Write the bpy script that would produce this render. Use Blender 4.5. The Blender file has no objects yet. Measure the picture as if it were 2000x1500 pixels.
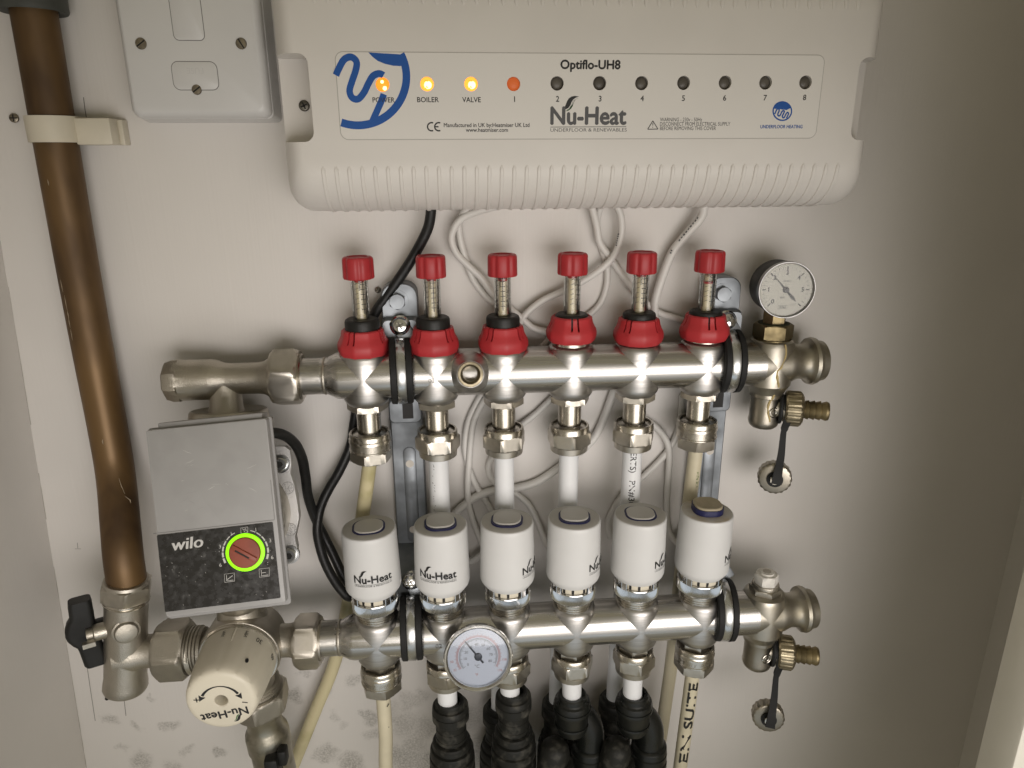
import bpy, bmesh, math, random
from mathutils import Vector, Matrix, Quaternion
random.seed(7)
S = 0.001                                   # everything below is written in millimetres
sin, cos, pi, rad = math.sin, math.cos, math.pi, math.radians
scene = bpy.context.scene
COL = scene.collection

# ------------------------------------------------------------------ camera
CAM = Vector((61.469, -483.961, 149.217)); FPX = 1390.0
_y, _p, _r = rad(5.12), rad(17.65), rad(-0.31)
_f = Vector((sin(_y)*cos(_p), cos(_y)*cos(_p), -sin(_p)))
_r0 = Vector((cos(_y), -sin(_y), 0)); _u0 = _r0.cross(_f)
_rt = _r0*cos(_r) + _u0*sin(_r); _up = -_r0*sin(_r) + _u0*cos(_r)
cd = bpy.data.cameras.new('camera'); cam = bpy.data.objects.new('camera', cd); COL.objects.link(cam)
cd.sensor_width = 36; cd.lens = FPX/2000*36; cd.clip_start = 0.01; cd.clip_end = 50
cam.matrix_world = Matrix(((_rt.x, _up.x, -_f.x, CAM.x*S), (_rt.y, _up.y, -_f.y, CAM.y*S), (_rt.z, _up.z, -_f.z, CAM.z*S), (0, 0, 0, 1)))
scene.camera = cam

# ------------------------------------------------------------------ world, lamps, exposure
world = bpy.data.worlds.new('World'); scene.world = world; world.use_nodes = True
bg = world.node_tree.nodes['Background']; bg.inputs[0].default_value = (1.0, .90, .64, 1); bg.inputs[1].default_value = 0.275
def area(name, loc, target, sx, sy, power, col):
    l = bpy.data.lights.new(name, 'AREA'); l.shape = 'RECTANGLE'; l.size = sx; l.size_y = sy; l.energy = power; l.color = col
    o = bpy.data.objects.new(name, l); COL.objects.link(o); o.location = Vector(loc)*S
    o.rotation_euler = (Vector(target)-Vector(loc)).to_track_quat('-Z', 'Y').to_euler()
    return o
area('room_light', (215, -620, -110), (85, 48, -110), .72, .36, 1.02, (1.0, .945, .915)).data.spread = rad(80)
area('window_light', (110, -660, -640), (130, 0, -160), .95, .26, .42, (.62, .78, 1.0))
area('hall_light', (-260, -900, 560), (40, 0, -60), .80, .18, .12, (1.0, .86, .66))
scene.view_settings.view_transform = 'Standard'; scene.view_settings.look = 'None'
cy_ = scene.cycles; cy_.max_bounces = 6; cy_.diffuse_bounces = 3; cy_.glossy_bounces = 4; cy_.transmission_bounces = 4; cy_.transparent_max_bounces = 10; cy_.use_denoising = True; cy_.adaptive_threshold = .025; cy_.caustics_reflective = False; cy_.caustics_refractive = False
scene.view_settings.gamma = 1; scene.view_settings.exposure = 0.0

# ------------------------------------------------------------------ geometry helpers
def ray(u, v): return _f + _rt*((u-1000)/FPX) - _up*((v-750)/FPX)
def at(u, v, Y):                            # the point at depth Y seen at a photograph position
    d = ray(u, v); return CAM + d*((Y-CAM.y)/d.y)
def onp(u, v, p0, n):
    d = ray(u, v); return CAM + d*((p0-CAM).dot(n)/d.dot(n))
def ppm(p): return FPX/((p-CAM).dot(_f))    # photograph pixels per mm at a point
def axm(loc, d, roll=0):                    # matrix: local z along d, origin loc
    return Matrix.Translation(Vector(loc)) @ Vector(d).to_track_quat('Z', 'Y').to_matrix().to_4x4() @ Matrix.Rotation(roll, 4, 'Z')
def frame(loc, ex, ez):                     # local x=ex, z=ez
    ex = Vector(ex).normalized(); ez = Vector(ez).normalized(); ey = ez.cross(ex)
    m = Matrix((ex, ey, ez)).transposed().to_4x4(); m.translation = Vector(loc); return m
def catmull(pts, k=8):
    pts = [Vector(p) for p in pts]; out = []
    P = [pts[0]*2-pts[1]] + pts + [pts[-1]*2-pts[-2]]
    for i in range(1, len(P)-2):
        a, b, c, d = P[i-1:i+3]
        for j in range(k):
            t = j/k
            out.append(.5*((2*b) + (c-a)*t + (2*a-5*b+4*c-d)*t*t + (3*b-a-3*c+d)*t**3))
    out.append(pts[-1]); return out
def rrect(w, h, r, n=6):                    # rounded rectangle outline, centred, counter-clockwise
    r = max(.01, min(r, w/2-.01, h/2-.01)); o = []
    for cx, cz, a0 in ((w/2-r, h/2-r, 0), (-w/2+r, h/2-r, 90), (-w/2+r, -h/2+r, 180), (w/2-r, -h/2+r, 270)):
        for i in range(n+1):
            a = rad(a0+90*i/n); o.append((cx+r*cos(a), cz+r*sin(a)))
    return o
class MB:
    def __init__(s): s.v = []; s.f = []
    def add(s, vs, fs, M=None):
        b = len(s.v)
        s.v += [(M @ Vector(p)) if M else Vector(p) for p in vs]
        s.f += [tuple(b+i for i in q) for q in fs]; return s
    def loops(s, L, M=None, c0=True, c1=True, closed=True):
        n = len(L[0]); vs = [p for l in L for p in l]; fs = []
        for i in range(len(L)-1):
            for j in range(n if closed else n-1):
                k = (j+1) % n; fs.append((i*n+j, i*n+k, (i+1)*n+k, (i+1)*n+j))
        if c0: fs.append(tuple(reversed(range(n))))
        if c1: fs.append(tuple(range((len(L)-1)*n, len(L)*n)))
        return s.add(vs, fs, M)
    def polar(s, rows, n=48, M=None, c0=True, c1=True, ph=0):
        L = []
        for z, r in rows:
            L.append([((r(2*pi*j/n+ph) if callable(r) else r)*cos(2*pi*j/n+ph), (r(2*pi*j/n+ph) if callable(r) else r)*sin(2*pi*j/n+ph), z) for j in range(n)])
        return s.loops(L, M, c0, c1)
    def ring(s, rows, n=48, M=None):        # closed profile (r,z) turned round z
        L = [[(r*cos(2*pi*j/n), r*sin(2*pi*j/n), z) for j in range(n)] for r, z in rows]
        return s.loops(L+[L[0]], M, False, False)
    def slab(s, prof, M=None):              # [(y, outline2d)]: outlines in x,z stacked along y (y decreasing towards the viewer)
        return s.loops([[(x, y, z) for x, z in o] for y, o in prof], M)
    def tube(s, path, r, n=12, M=None, caps=True):
        path = [Vector(p) for p in path]; L = []; nrm = None
        for i, p in enumerate(path):
            t = (path[min(i+1, len(path)-1)]-path[max(i-1, 0)]).normalized()
            if nrm is None: nrm = t.orthogonal().normalized()
            nrm = (nrm - t*nrm.dot(t)).normalized(); b = t.cross(nrm)
            rr = r[i] if isinstance(r, (list, tuple)) else r
            L.append([p + nrm*(rr*cos(2*pi*j/n)) + b*(rr*sin(2*pi*j/n)) for j in range(n)])
        return s.loops(L, M, caps, caps)
    def box(s, x0, x1, y0, y1, z0, z1, M=None):
        vs = [(x, y, z) for x in (x0, x1) for y in (y0, y1) for z in (z0, z1)]
        return s.add(vs, [(0, 1, 3, 2), (4, 6, 7, 5), (0, 4, 5, 1), (2, 3, 7, 6), (0, 2, 6, 4), (1, 5, 7, 3)], M)
    def ribbon(s, pts, w, nrm, M=None):     # flat strip of printing
        pts = [Vector(p) for p in pts]; nrm = Vector(nrm).normalized(); vs = []
        for i, p in enumerate(pts):
            t = (pts[min(i+1, len(pts)-1)]-pts[max(i-1, 0)]).normalized(); sd = nrm.cross(t).normalized()
            ww = w[i] if isinstance(w, (list, tuple)) else w
            vs += [p+sd*ww/2, p-sd*ww/2]
        return s.add(vs, [(2*i, 2*i+1, 2*i+3, 2*i+2) for i in range(len(pts)-1)], M)
    def poly(s, pts, M=None): return s.add(pts, [tuple(range(len(pts)))], M)
    def bevelbox(s, x0, x1, y0, y1, z0, z1, b=1, seg=2, M=None):
        bm = bmesh.new(); bmesh.ops.create_cube(bm, size=1)
        for v in bm.verts: v.co = Vector(((x0+x1)/2+v.co.x*(x1-x0), (y0+y1)/2+v.co.y*(y1-y0), (z0+z1)/2+v.co.z*(z1-z0)))
        bmesh.ops.bevel(bm, geom=bm.edges[:], offset=b, segments=seg, affect='EDGES', profile=.5)
        bm.verts.index_update(); vs = [v.co.copy() for v in bm.verts]; fs = [[v.index for v in f.verts] for f in bm.faces]; bm.free()
        return s.add(vs, fs, M)
    def mesh(s, name, org=(0, 0, 0), sharp=32, fix=True):
        me = bpy.data.meshes.new(name); o = Vector(org)
        me.from_pydata([(p-o)*S for p in s.v], [], s.f)
        if fix:
            bm = bmesh.new(); bm.from_mesh(me); bmesh.ops.recalc_face_normals(bm, faces=bm.faces[:]); bm.to_mesh(me); bm.free()
        for p in me.polygons: p.use_smooth = True
        me.set_sharp_from_angle(angle=rad(sharp)); return me
def hexr(R, chz=None):                      # hexagon radius as a function of angle, R = corner radius
    ap = R*cos(pi/6)
    return lambda a: min(R, ap/cos(((a+pi/6) % (pi/3))-pi/6)) if chz is None else min(chz, ap/cos(((a+pi/6) % (pi/3))-pi/6))
def hexnut(mb, R, z0, z1, ch=1.6, M=None, ph=0, n=72):   # hexagon with turned chamfers on both ends
    ap = R*cos(pi/6)
    def rr(lim): return lambda a: min(lim, ap/cos((((a-ph)+pi/6) % (pi/3))-pi/6))
    d = ch/(abs(z1-z0))*(z1-z0)
    rows = [(z0, rr(ap*.985)), (z0+d*.5, rr((ap+R)/2)), (z0+d, rr(R)), (z1-d, rr(R)), (z1-d*.5, rr((ap+R)/2)), (z1, rr(ap*.985))]
    return mb.polar(rows, n, M, True, True, ph)
# things
def root(name, label, cat, loc=(0, 0, 0), group=None):
    o = bpy.data.objects.new(name, None); o.empty_display_size = .01; COL.objects.link(o); o.location = Vector(loc)*S
    o['label'] = label; o['category'] = cat
    if group: o['group'] = group
    return o
def org_of(o):
    p = Vector((0, 0, 0))
    while o is not None: p += o.location/S; o = o.parent
    return p
def part(name, mb, mat, parent, label=None, sharp=32, fix=True):
    me = mb.mesh(name, org_of(parent), sharp, fix); me.materials.append(mat)
    o = bpy.data.objects.new(name, me); COL.objects.link(o); o.parent = parent
    if label: o['label'] = label
    return o
def single(name, mb, mat, label, cat, loc=(0, 0, 0), group=None, sharp=32):
    me = mb.mesh(name, loc, sharp); me.materials.append(mat)
    o = bpy.data.objects.new(name, me); COL.objects.link(o); o.location = Vector(loc)*S
    o['label'] = label; o['category'] = cat
    if group: o['group'] = group
    return o
def struct(name, mb, mat, sharp=32):
    me = mb.mesh(name, (0, 0, 0), sharp); me.materials.append(mat)
    o = bpy.data.objects.new(name, me); COL.objects.link(o); o['kind'] = 'structure'; return o
def clone(o, parent=None, **kw):
    c = o.copy(); COL.objects.link(c); c.parent = parent
    for k, v in kw.items(): c[k] = v
    for ch in o.children: clone(ch, c)
    return c
def cut(o, mbs):                            # carve real recesses out of a part
    for m in mbs:
        me = m.mesh('cutter'); c = bpy.data.objects.new('cutter', me); COL.objects.link(c)
        inv = org_of(o); c.location = Vector((0, 0, 0))
        md = o.modifiers.new('b', 'BOOLEAN'); md.operation = 'DIFFERENCE'; md.solver = 'EXACT'; md.object = c
        bpy.context.view_layer.update()
        ev = o.evaluated_get(bpy.context.evaluated_depsgraph_get())
        nm = bpy.data.meshes.new_from_object(ev); mat = o.data.materials[0]
        o.modifiers.clear(); o.data = nm
        bpy.data.objects.remove(c)
    o.data.materials.clear(); o.data.materials.append(mat)
    for p in o.data.polygons: p.use_smooth = True
    o.data.set_sharp_from_angle(angle=rad(32))
# lettering with the built-in font
_tc = {}
def txt2d(s, bold=0.0):
    bold = 0.0; k = (s, bold)
    if k in _tc: return _tc[k]
    def raw(t):
        c = bpy.data.curves.new('t', 'FONT'); c.body = t; c.size = 1; c.resolution_u = 3; c.offset = bold; c.fill_mode = 'BOTH'
        o = bpy.data.objects.new('t', c); COL.objects.link(o); bpy.context.view_layer.update()
        me = bpy.data.meshes.new_from_object(o.evaluated_get(bpy.context.evaluated_depsgraph_get()))
        vs = [(v.co.x, v.co.y) for v in me.vertices]; fs = [tuple(p.vertices) for p in me.polygons]
        bpy.data.objects.remove(o); bpy.data.curves.remove(c); bpy.data.meshes.remove(me); return vs, fs
    if ('cap', bold) not in _tc:
        hv, _ = raw('H'); _tc[('cap', bold)] = (min(p[1] for p in hv), max(p[1] for p in hv))
    b0, b1 = _tc[('cap', bold)]; vs, fs = raw(s); x0 = min(p[0] for p in vs); sc = 1/(b1-b0)
    vs = [((x-x0)*sc, (y-b0)*sc) for x, y in vs]; w = max(p[0] for p in vs)
    _tc[k] = (vs, fs, w); return _tc[k]
def _thick(bold): return ((0, 0, 0), (-bold, 0, 1), (bold, 0, 2), (0, bold, 3), (0, -bold, 4)) if bold else ((0, 0, 0),)
def put(mb, s, base, ex, ez, cap, width=None, align='c', bold=0.0):   # base = baseline point (centre or left)
    vs, fs, w = txt2d(s); sx = (width/w) if width else cap; ex = Vector(ex); ez = Vector(ez); base = Vector(base); nn = ex.cross(ez)
    off = -w*sx/2 if align == 'c' else 0
    for bx, bz, k in _thick(bold): mb.add([base + ex*(off+x*sx+bx*cap) + ez*((y+bz)*cap) + nn*(.012*k) for x, y in vs], fs)
    return mb
def put_cyl(mb, s, R, ang, z, cap, width=None, bold=0.0, org=(0, 0, 0), vert=0, Rz=None, M=None):
    # wrapped on a vertical cylinder; ang = 0 faces -Y, positive turns towards +X; vert 1 reads downwards, -1 upwards
    vs, fs, w = txt2d(s); sx = (width/w) if width else cap
    for bx, bz, k in _thick(bold):
        out = []
        for x, y in vs:
            x_ = x*sx+bx*cap; y_ = y+bz
            if vert > 0: a = ang + (y_-.5)*cap/R; zz = z - x_
            elif vert < 0: a = ang - (y_-.5)*cap/R; zz = z + x_
            else: a = ang + (x_-w*sx/2)/R; zz = z + y_*cap
            rr = (R if Rz is None else Rz(zz)) + .012*k
            p = Vector((rr*sin(a), -rr*cos(a), zz)); out.append(M @ p if M else p+Vector(org))
        mb.add(out, fs)
    return mb
LEAF1 = [(.72, .90), (.98, .93), (1.16, 1.02), (1.28, 1.18), (1.36, 1.38), (1.46, 1.54), (1.62, 1.66), (1.85, 1.74), (1.58, 1.78), (1.36, 1.74), (1.18, 1.62), (1.08, 1.46), (1.00, 1.26), (.92, 1.08)]
LEAF2 = [(.92, .80), (1.18, .86), (1.36, 1.00), (1.46, 1.18), (1.54, 1.40), (1.66, 1.56), (1.88, 1.66), (1.66, 1.62), (1.50, 1.53), (1.41, 1.38), (1.33, 1.18), (1.20, .99), (1.02, .87)]

# ------------------------------------------------------------------ materials
def mat(name, base, rough=.5, metal=0.0, bump=0.0, bscale=400.0, var=0.0, vscale=40.0, stretch=None, rvar=0.0, spec=.5, coat=0.0, vcol=None, vlo=.42, vhi=.62):
    m = bpy.data.materials.new(name); m.use_nodes = True; nt = m.node_tree; N = nt.nodes; L = nt.links
    b = N['Principled BSDF']; b.inputs['Base Color'].default_value = (*base, 1); b.inputs['Roughness'].default_value = rough
    b.inputs['Metallic'].default_value = metal; b.inputs['Specular IOR Level'].default_value = spec; b.inputs['Coat Weight'].default_value = coat
    tc = N.new('ShaderNodeTexCoord'); mp = N.new('ShaderNodeMapping'); L.new(tc.outputs['Object'], mp.inputs[0])
    if stretch: mp.inputs['Scale'].default_value = stretch
    if var or rvar or vcol:
        n = N.new('ShaderNodeTexNoise'); n.inputs['Scale'].default_value = vscale; n.inputs['Detail'].default_value = 3; L.new(mp.outputs[0], n.inputs[0])
        mr = N.new('ShaderNodeMapRange'); mr.inputs[1].default_value = vlo; mr.inputs[2].default_value = vhi; L.new(n.outputs[0], mr.inputs[0])
        if var or vcol:
            mx = N.new('ShaderNodeMix'); mx.data_type = 'RGBA'; L.new(mr.outputs[0], mx.inputs[0])
            mx.inputs[6].default_value = (*base, 1); mx.inputs[7].default_value = (*(vcol or [c*(1-var) for c in base]), 1); L.new(mx.outputs[2], b.inputs['Base Color'])
        if rvar:
            r2 = N.new('ShaderNodeMapRange'); r2.inputs[1].default_value = .35; r2.inputs[2].default_value = .68
            r2.inputs[3].default_value = max(.02, rough-rvar); r2.inputs[4].default_value = rough+rvar; L.new(n.outputs[0], r2.inputs[0]); L.new(r2.outputs[0], b.inputs['Roughness'])
    if bump:
        n2 = N.new('ShaderNodeTexNoise'); n2.inputs['Scale'].default_value = bscale; n2.inputs['Detail'].default_value = 1.5; L.new(mp.outputs[0], n2.inputs[0])
        bp = N.new('ShaderNodeBump'); bp.inputs['Strength'].default_value = bump; bp.inputs['Distance'].default_value = .00022; L.new(n2.outputs[0], bp.inputs['Height']); L.new(bp.outputs[0], b.inputs['Normal'])
    return m
def glow(name, col, strength):
    m = bpy.data.materials.new(name); m.use_nodes = True; b = m.node_tree.nodes['Principled BSDF']
    b.inputs['Base Color'].default_value = (*[c*.5 for c in col], 1); b.inputs['Emission Color'].default_value = (*col, 1); b.inputs['Emission Strength'].default_value = strength; return m
def clear(name, tint, refl=.5):
    m = bpy.data.materials.new(name); m.use_nodes = True; nt = m.node_tree; N = nt.nodes; N.remove(N['Principled BSDF'])
    t = N.new('ShaderNodeBsdfTransparent'); t.inputs[0].default_value = (*tint, 1); g = N.new('ShaderNodeBsdfGlossy'); g.inputs['Roughness'].default_value = .06
    fr = N.new('ShaderNodeFresnel'); fr.inputs[0].default_value = 1.45; mx = N.new('ShaderNodeMixShader')
    ml = N.new('ShaderNodeMath'); ml.operation = 'MULTIPLY'; ml.inputs[1].default_value = refl; nt.links.new(fr.outputs[0], ml.inputs[0])
    nt.links.new(ml.outputs[0], mx.inputs[0]); nt.links.new(t.outputs[0], mx.inputs[1]); nt.links.new(g.outputs[0], mx.inputs[2])
    nt.links.new(mx.outputs[0], N['Material Output'].inputs[0]); return m
steel = mat('brushed_steel', (.57, .555, .53), .31, 1, .05, 300, .26, 40, (.25, 8, 8), .10)
steel_v = mat('turned_steel', (.55, .535, .515), .37, 1, .04, 300, .20, 40, (1, 1, 10), .06)
neck_steel = mat('scratched_steel', (.47, .455, .42), .38, 1, .12, 300, .3, 40, (2, 10, 10), .10)
cast = mat('cast_nickel', (.52, .485, .42), .43, 1, 1.0, 1100, .22, 30, None, .06)
castd = mat('cast_nickel_dusty', (.46, .43, .37), .48, 1, .8, 1100, .25, 25, None, .08)
satin = mat('satin_nickel', (.36, .33, .275), .40, 1, .2, 900, .3, 40, None, .08)
nick = mat('nickel_plate', (.60, .565, .50), .27, 1, .05, 300, .18, 50, None, .06)
nickflat = mat('nickel_flats', (.56, .525, .46), .38, 1, .12, 900, .22, 60, None, .08)
chrome = mat('chrome', (.72, .72, .72), .13, 1, 0, 1, .10, 80, None, .04)
zinc = mat('galvanised_steel', (.27, .29, .31), .52, .75, .08, 200, .35, 35, None, .12)
zinc_b = mat('bright_zinc', (.60, .61, .61), .28, 1, .06, 300, .2, 60, None, .08)
dirty = mat('scaled_steel', (.40, .375, .32), .44, 1, .10, 300, 0, 60, None, .10, vcol=(.30, .27, .20), vlo=.46, vhi=.72)
alu = mat('cast_aluminium', (.62, .61, .60), .5, .8, .8, 900, .12, 60)
brass = mat('aged_brass', (.28, .225, .125), .52, 1, .15, 300, .5, 60, None, .12)
brassn = mat('brassy_nickel', (.37, .32, .22), .46, 1, .4, 600, .35, 60, None, .10)
copper = mat('aged_copper', (.17, .099, .038), .52, .38, .10, 120, 0, 30, (1, 1, .35), .10, vcol=(.075, .042, .018), vlo=.38, vhi=.64)
red = mat('red_plastic', (.46, .030, .036), .48, 0, .06, 1500, .10, 40)
redcap = mat('red_cap_plastic', (.42, .026, .032), .45, 0, .06, 1500, .10, 40)
blackp = mat('black_plastic', (.013, .013, .012), .50, 0, .1, 900, .3, 60, None, .1, .35)
rubber = mat('black_rubber', (.014, .014, .014), .62, 0, .15, 700, .3, 60, None, 0, .3)
dusty = mat('dusty_black_plastic', (.013, .013, .011), .55, 0, .3, 500, 0, 110, None, .1, .3, vcol=(.085, .08, .066), vlo=.52, vhi=.80)
fitg = mat('grey_fitting', (.075, .08, .072), .6, 0, .2, 300, .3, 40)
whitep = mat('actuator_white', (.63, .628, .62), .42, 0, .05, 1500, .04, 30)
whitet = mat('actuator_top_grey', (.50, .485, .45), .55, 0, .05, 1500, .08, 30)
button_m = mat('button_grey', (.55, .535, .50), .50, 0, .05, 1500, .06, 30)
cream = mat('cream_plastic', (.70, .65, .53), .42, 0, .04, 900, .06, 30)
creamd = mat('cream_skirt', (.70, .645, .52), .4)
tan = mat('discoloured_button', (.46, .40, .28), .55, 0, .05, 900, .2, 60)
boxp = mat('wiring_box_plastic', (.73, .70, .665), .42, 0, .10, 1800, .03, 20)
spurp = mat('spur_white_plastic', (.66, .655, .65), .34, 0, .04, 1500, .03, 20)
stick = mat('sticker', (.79, .765, .735), .12, 0, 0, 1, .02, 10, None, 0, .6)
clip_m = mat('clip_plastic', (.66, .61, .50), .45, 0, .05, 400, .08, 40)
grayp = mat('pump_grey', (.34, .335, .33), .42, 0, .10, 1200, .06, 60)
grayd = mat('pump_grey_edge', (.30, .295, .29), .45, 0, .10, 1200, .06, 60)
pump_scuff = mat('pale_scuff', (.46, .45, .43), .6)
panel = mat('pump_panel', (.022, .021, .020), .30, 0, .05, 900, 0, 260, None, .12, vcol=(.10, .098, .09), vlo=.60, vhi=.80)
dialm = mat('dial_red_brown', (.27, .062, .034), .45, 0, .1, 600, .3, 60)
whitepipe = mat('white_pipe', (.80, .81, .82), .32, 0, .02, 400, .03, 40)
creampipe = mat('cream_pipe', (.66, .60, .44), .45, 0, .06, 400, .12, 35)
yellowpipe = mat('yellowed_pipe', (.62, .55, .34), .45, 0, .06, 400, 0, 30, None, 0, vcol=(.40, .36, .17), vlo=.55, vhi=.75)
cable_w = mat('white_cable', (.70, .68, .645), .42, 0, .04, 600, .06, 30)
cable_b = mat('black_cable', (.012, .012, .012), .46, 0, .1, 500, .4, 60, None, .1, .4)
navy = mat('navy_ring', (.012, .014, .07), .45)
ink = mat('black_ink', (.012, .012, .013), .5)
greyink = mat('grey_ink', (.085, .085, .09), .45)
blue_ink = mat('blue_ink', (.014, .095, .38), .25)
green_ink = mat('green_ink', (.02, .13, .025), .45)
red_ink = mat('red_ink', (.52, .16, .13), .5)
pale_ink = mat('pale_print', (.55, .54, .52), .5)
dialface = mat('dial_white', (.50, .485, .44), .6)
thermo_face = mat('thermometer_white', (.72, .73, .77), .45)
dark = mat('dark_cavity', (.012, .011, .010), .7)
gap = mat('shadow_gap', (.20, .195, .19), .7)
screwm = mat('tarnished_screw', (.34, .30, .24), .36, 1, .1, 500, .4, 200, None, .1)
screwd = mat('dark_screw', (.16, .15, .13), .4, 1, .1, 500, .4, 200)
lime = mat('limescale', (.52, .40, .18), .8, 0, .5, 500, .3, 90)
pencil = mat('pencil_line', (.18, .165, .15), .8)
green_led = glow('green_light_ring', (.30, 1.0, .0), 1.05)
amber1 = glow('amber_lamp', (1.0, .28, .02), 1.3)
amber2 = glow('amber_bright_lamp', (1.0, .38, .045), 1.5)
amber_hot = glow('amber_filament', (1.0, .80, .36), 2.4)
amber0 = glow('faint_amber_lens', (.62, .13, .03), .55)
lens_off = mat('unlit_lens', (.115, .102, .085), .40, 0, .3, 300, .3, 90)
tubeglass = clear('gauge_tube_clear', (.95, .945, .92), .8)
dialglass = clear('dial_glass', (.97, .97, .96), .40)
rod = mat('float_rod_cream', (.78, .71, .54), .5)

def wall_material(name, spots):
    m = mat(name, (.71, .68, .645), .60, 0, .16, 260, .05, 6)
    nt = m.node_tree; N = nt.nodes; L = nt.links; b = N['Principled BSDF']
    tc = [n for n in N if n.type == 'TEX_COORD'][0]; src = b.inputs['Base Color'].links[0].from_socket
    # fine paint relief on top of the roller texture
    no = N.new('ShaderNodeTexNoise'); no.inputs['Scale'].default_value = 34; no.inputs['Detail'].default_value = 2; L.new(tc.outputs['Object'], no.inputs[0])
    bp = [n for n in N if n.type == 'BUMP'][0]; b2 = N.new('ShaderNodeBump'); b2.inputs['Strength'].default_value = .25; b2.inputs['Distance'].default_value = .0015
    L.new(no.outputs[0], b2.inputs['Height']); L.new(bp.outputs[0], b2.inputs['Normal']); L.new(b2.outputs[0], b.inputs['Normal'])
    st = N.new('ShaderNodeTexNoise'); st.inputs['Scale'].default_value = 1; st.inputs['Detail'].default_value = 3; mp2 = N.new('ShaderNodeMapping'); mp2.inputs['Scale'].default_value = (420, 420, 9); L.new(tc.outputs['Object'], mp2.inputs[0]); L.new(mp2.outputs[0], st.inputs[0])
    b3 = N.new('ShaderNodeBump'); b3.inputs['Strength'].default_value = .34; b3.inputs['Distance'].default_value = .0003; L.new(st.outputs[0], b3.inputs['Height']); L.new(b2.outputs[0], b3.inputs['Normal']); L.new(b3.outputs[0], b.inputs['Normal'])
    if spots:
        acc = None
        wn = N.new('ShaderNodeTexNoise'); wn.inputs['Scale'].default_value = 70; wn.inputs['Detail'].default_value = 6; L.new(tc.outputs['Object'], wn.inputs[0])
        wv = N.new('ShaderNodeVectorMath'); wv.operation = 'MULTIPLY_ADD'; wv.inputs[1].default_value = (.026, 0, .026); L.new(wn.outputs['Color'], wv.inputs[0]); L.new(tc.outputs['Object'], wv.inputs[2])
        for (x, z, r, a) in spots:
            d = N.new('ShaderNodeVectorMath'); d.operation = 'DISTANCE'; L.new(wv.outputs[0], d.inputs[0]); d.inputs[1].default_value = (x*S+.013, 0.048, z*S+.013)
            mr = N.new('ShaderNodeMapRange'); mr.interpolation_type = 'SMOOTHSTEP'; mr.inputs[1].default_value = r*S; mr.inputs[2].default_value = r*S*.25; mr.inputs[3].default_value = 0; mr.inputs[4].default_value = a
            L.new(d.outputs['Value'], mr.inputs[0])
            if acc is None: acc = mr.outputs[0]
            else:
                mx = N.new('ShaderNodeMath'); mx.operation = 'MAXIMUM'; L.new(acc, mx.inputs[0]); L.new(mr.outputs[0], mx.inputs[1]); acc = mx.outputs[0]
        sp = N.new('ShaderNodeTexNoise'); sp.inputs['Scale'].default_value = 560; sp.inputs['Detail'].default_value = 8; sp.inputs['Roughness'].default_value = .72; L.new(tc.outputs['Object'], sp.inputs[0])
        sr = N.new('ShaderNodeMapRange'); sr.inputs[1].default_value = .36; sr.inputs[2].default_value = .70; sr.inputs[3].default_value = .06; L.new(sp.outputs[0], sr.inputs[0])
        mu = N.new('ShaderNodeMath'); mu.operation = 'MULTIPLY'; L.new(acc, mu.inputs[0]); L.new(sr.outputs[0], mu.inputs[1])
        mix = N.new('ShaderNodeMix'); mix.data_type = 'RGBA'; L.new(mu.outputs[0], mix.inputs[0]); L.new(src, mix.inputs[6]); mix.inputs[7].default_value = (.125, .115, .09, 1); L.new(mix.outputs[2], b.inputs['Base Color'])
    return m
# mould blooms low on the back wall
WY = 48.0
spots = []
for (u, v, rp, a) in [(590, 1320, 15, .5), (570, 1362, 24, .8), (640, 1350, 22, .7), (690, 1325, 22, .6), (525, 1432, 13, .8), (705, 1395, 12, .8), (655, 1395, 16, .4), (722, 1400, 24, .75), (668, 1412, 14, .35), (735, 1432, 26, .55),
                      (640, 1474, 32, .75), (688, 1492, 36, .85), (800, 1372, 30, .5), (825, 1360, 26, .5), (790, 1412, 44, .6), (830, 1425, 40, .6), (812, 1452, 44, .7), (790, 1480, 55, .8), (835, 1490, 50, .8), (925, 1400, 45, .45), (930, 1470, 60, .6), (1050, 1450, 50, .4), (760, 1388, 30, .4),
                      (300, 1362, 10, .5), (218, 1402, 20, .65), (268, 1420, 15, .6), (334, 1420, 20, .7), (370, 1468, 15, .5), (434, 1470, 15, .8), (275, 1490, 34, .7), (340, 1498, 30, .5), (245, 1460, 14, .4), (610, 1200, 30, .12), (870, 1300, 40, .25)]:
    p = at(u, v, WY); spots.append((p.x, p.z, rp/ppm(p), a))
wallm = wall_material('back_wall_paint', spots)
wall2 = wall_material('side_wall_paint', None)

# ------------------------------------------------------------------ the setting
xl = lambda z: -258 + (z+100)*.055           # slightly leaning left corner
back_wall = struct('back_wall', MB().add([(xl(-900)-3, WY, -900), (570, WY, -900), (570, WY, 700), (xl(700)-3, WY, 700), (xl(-900)-3, WY+40, -900), (570, WY+40, -900), (570, WY+40, 700), (xl(700)-3, WY+40, 700)],
            [(0, 1, 2, 3), (4, 7, 6, 5), (0, 4, 5, 1), (2, 6, 7, 3), (0, 3, 7, 4), (1, 5, 6, 2)]), wallm)
left_wall = struct('left_wall', MB().add([(xl(-900), WY+2, -900), (xl(700), WY+2, 700), (xl(700)-14, -420, 700), (xl(-900)-14, -420, -900), (xl(-900)-60, WY+2, -900), (xl(700)-60, WY+2, 700), (xl(700)-74, -420, 700), (xl(-900)-74, -420, -900)],
            [(0, 1, 2, 3), (4, 7, 6, 5), (0, 4, 5, 1), (2, 6, 7, 3), (0, 3, 7, 4), (1, 5, 6, 2)]), wall2)
right_wall = struct('right_wall', MB().box(566, 620, -160, WY+4, -900, 700), wall2)
jamb = MB().bevelbox(389, 640, -176, -150, -900, 700, 2)
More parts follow.
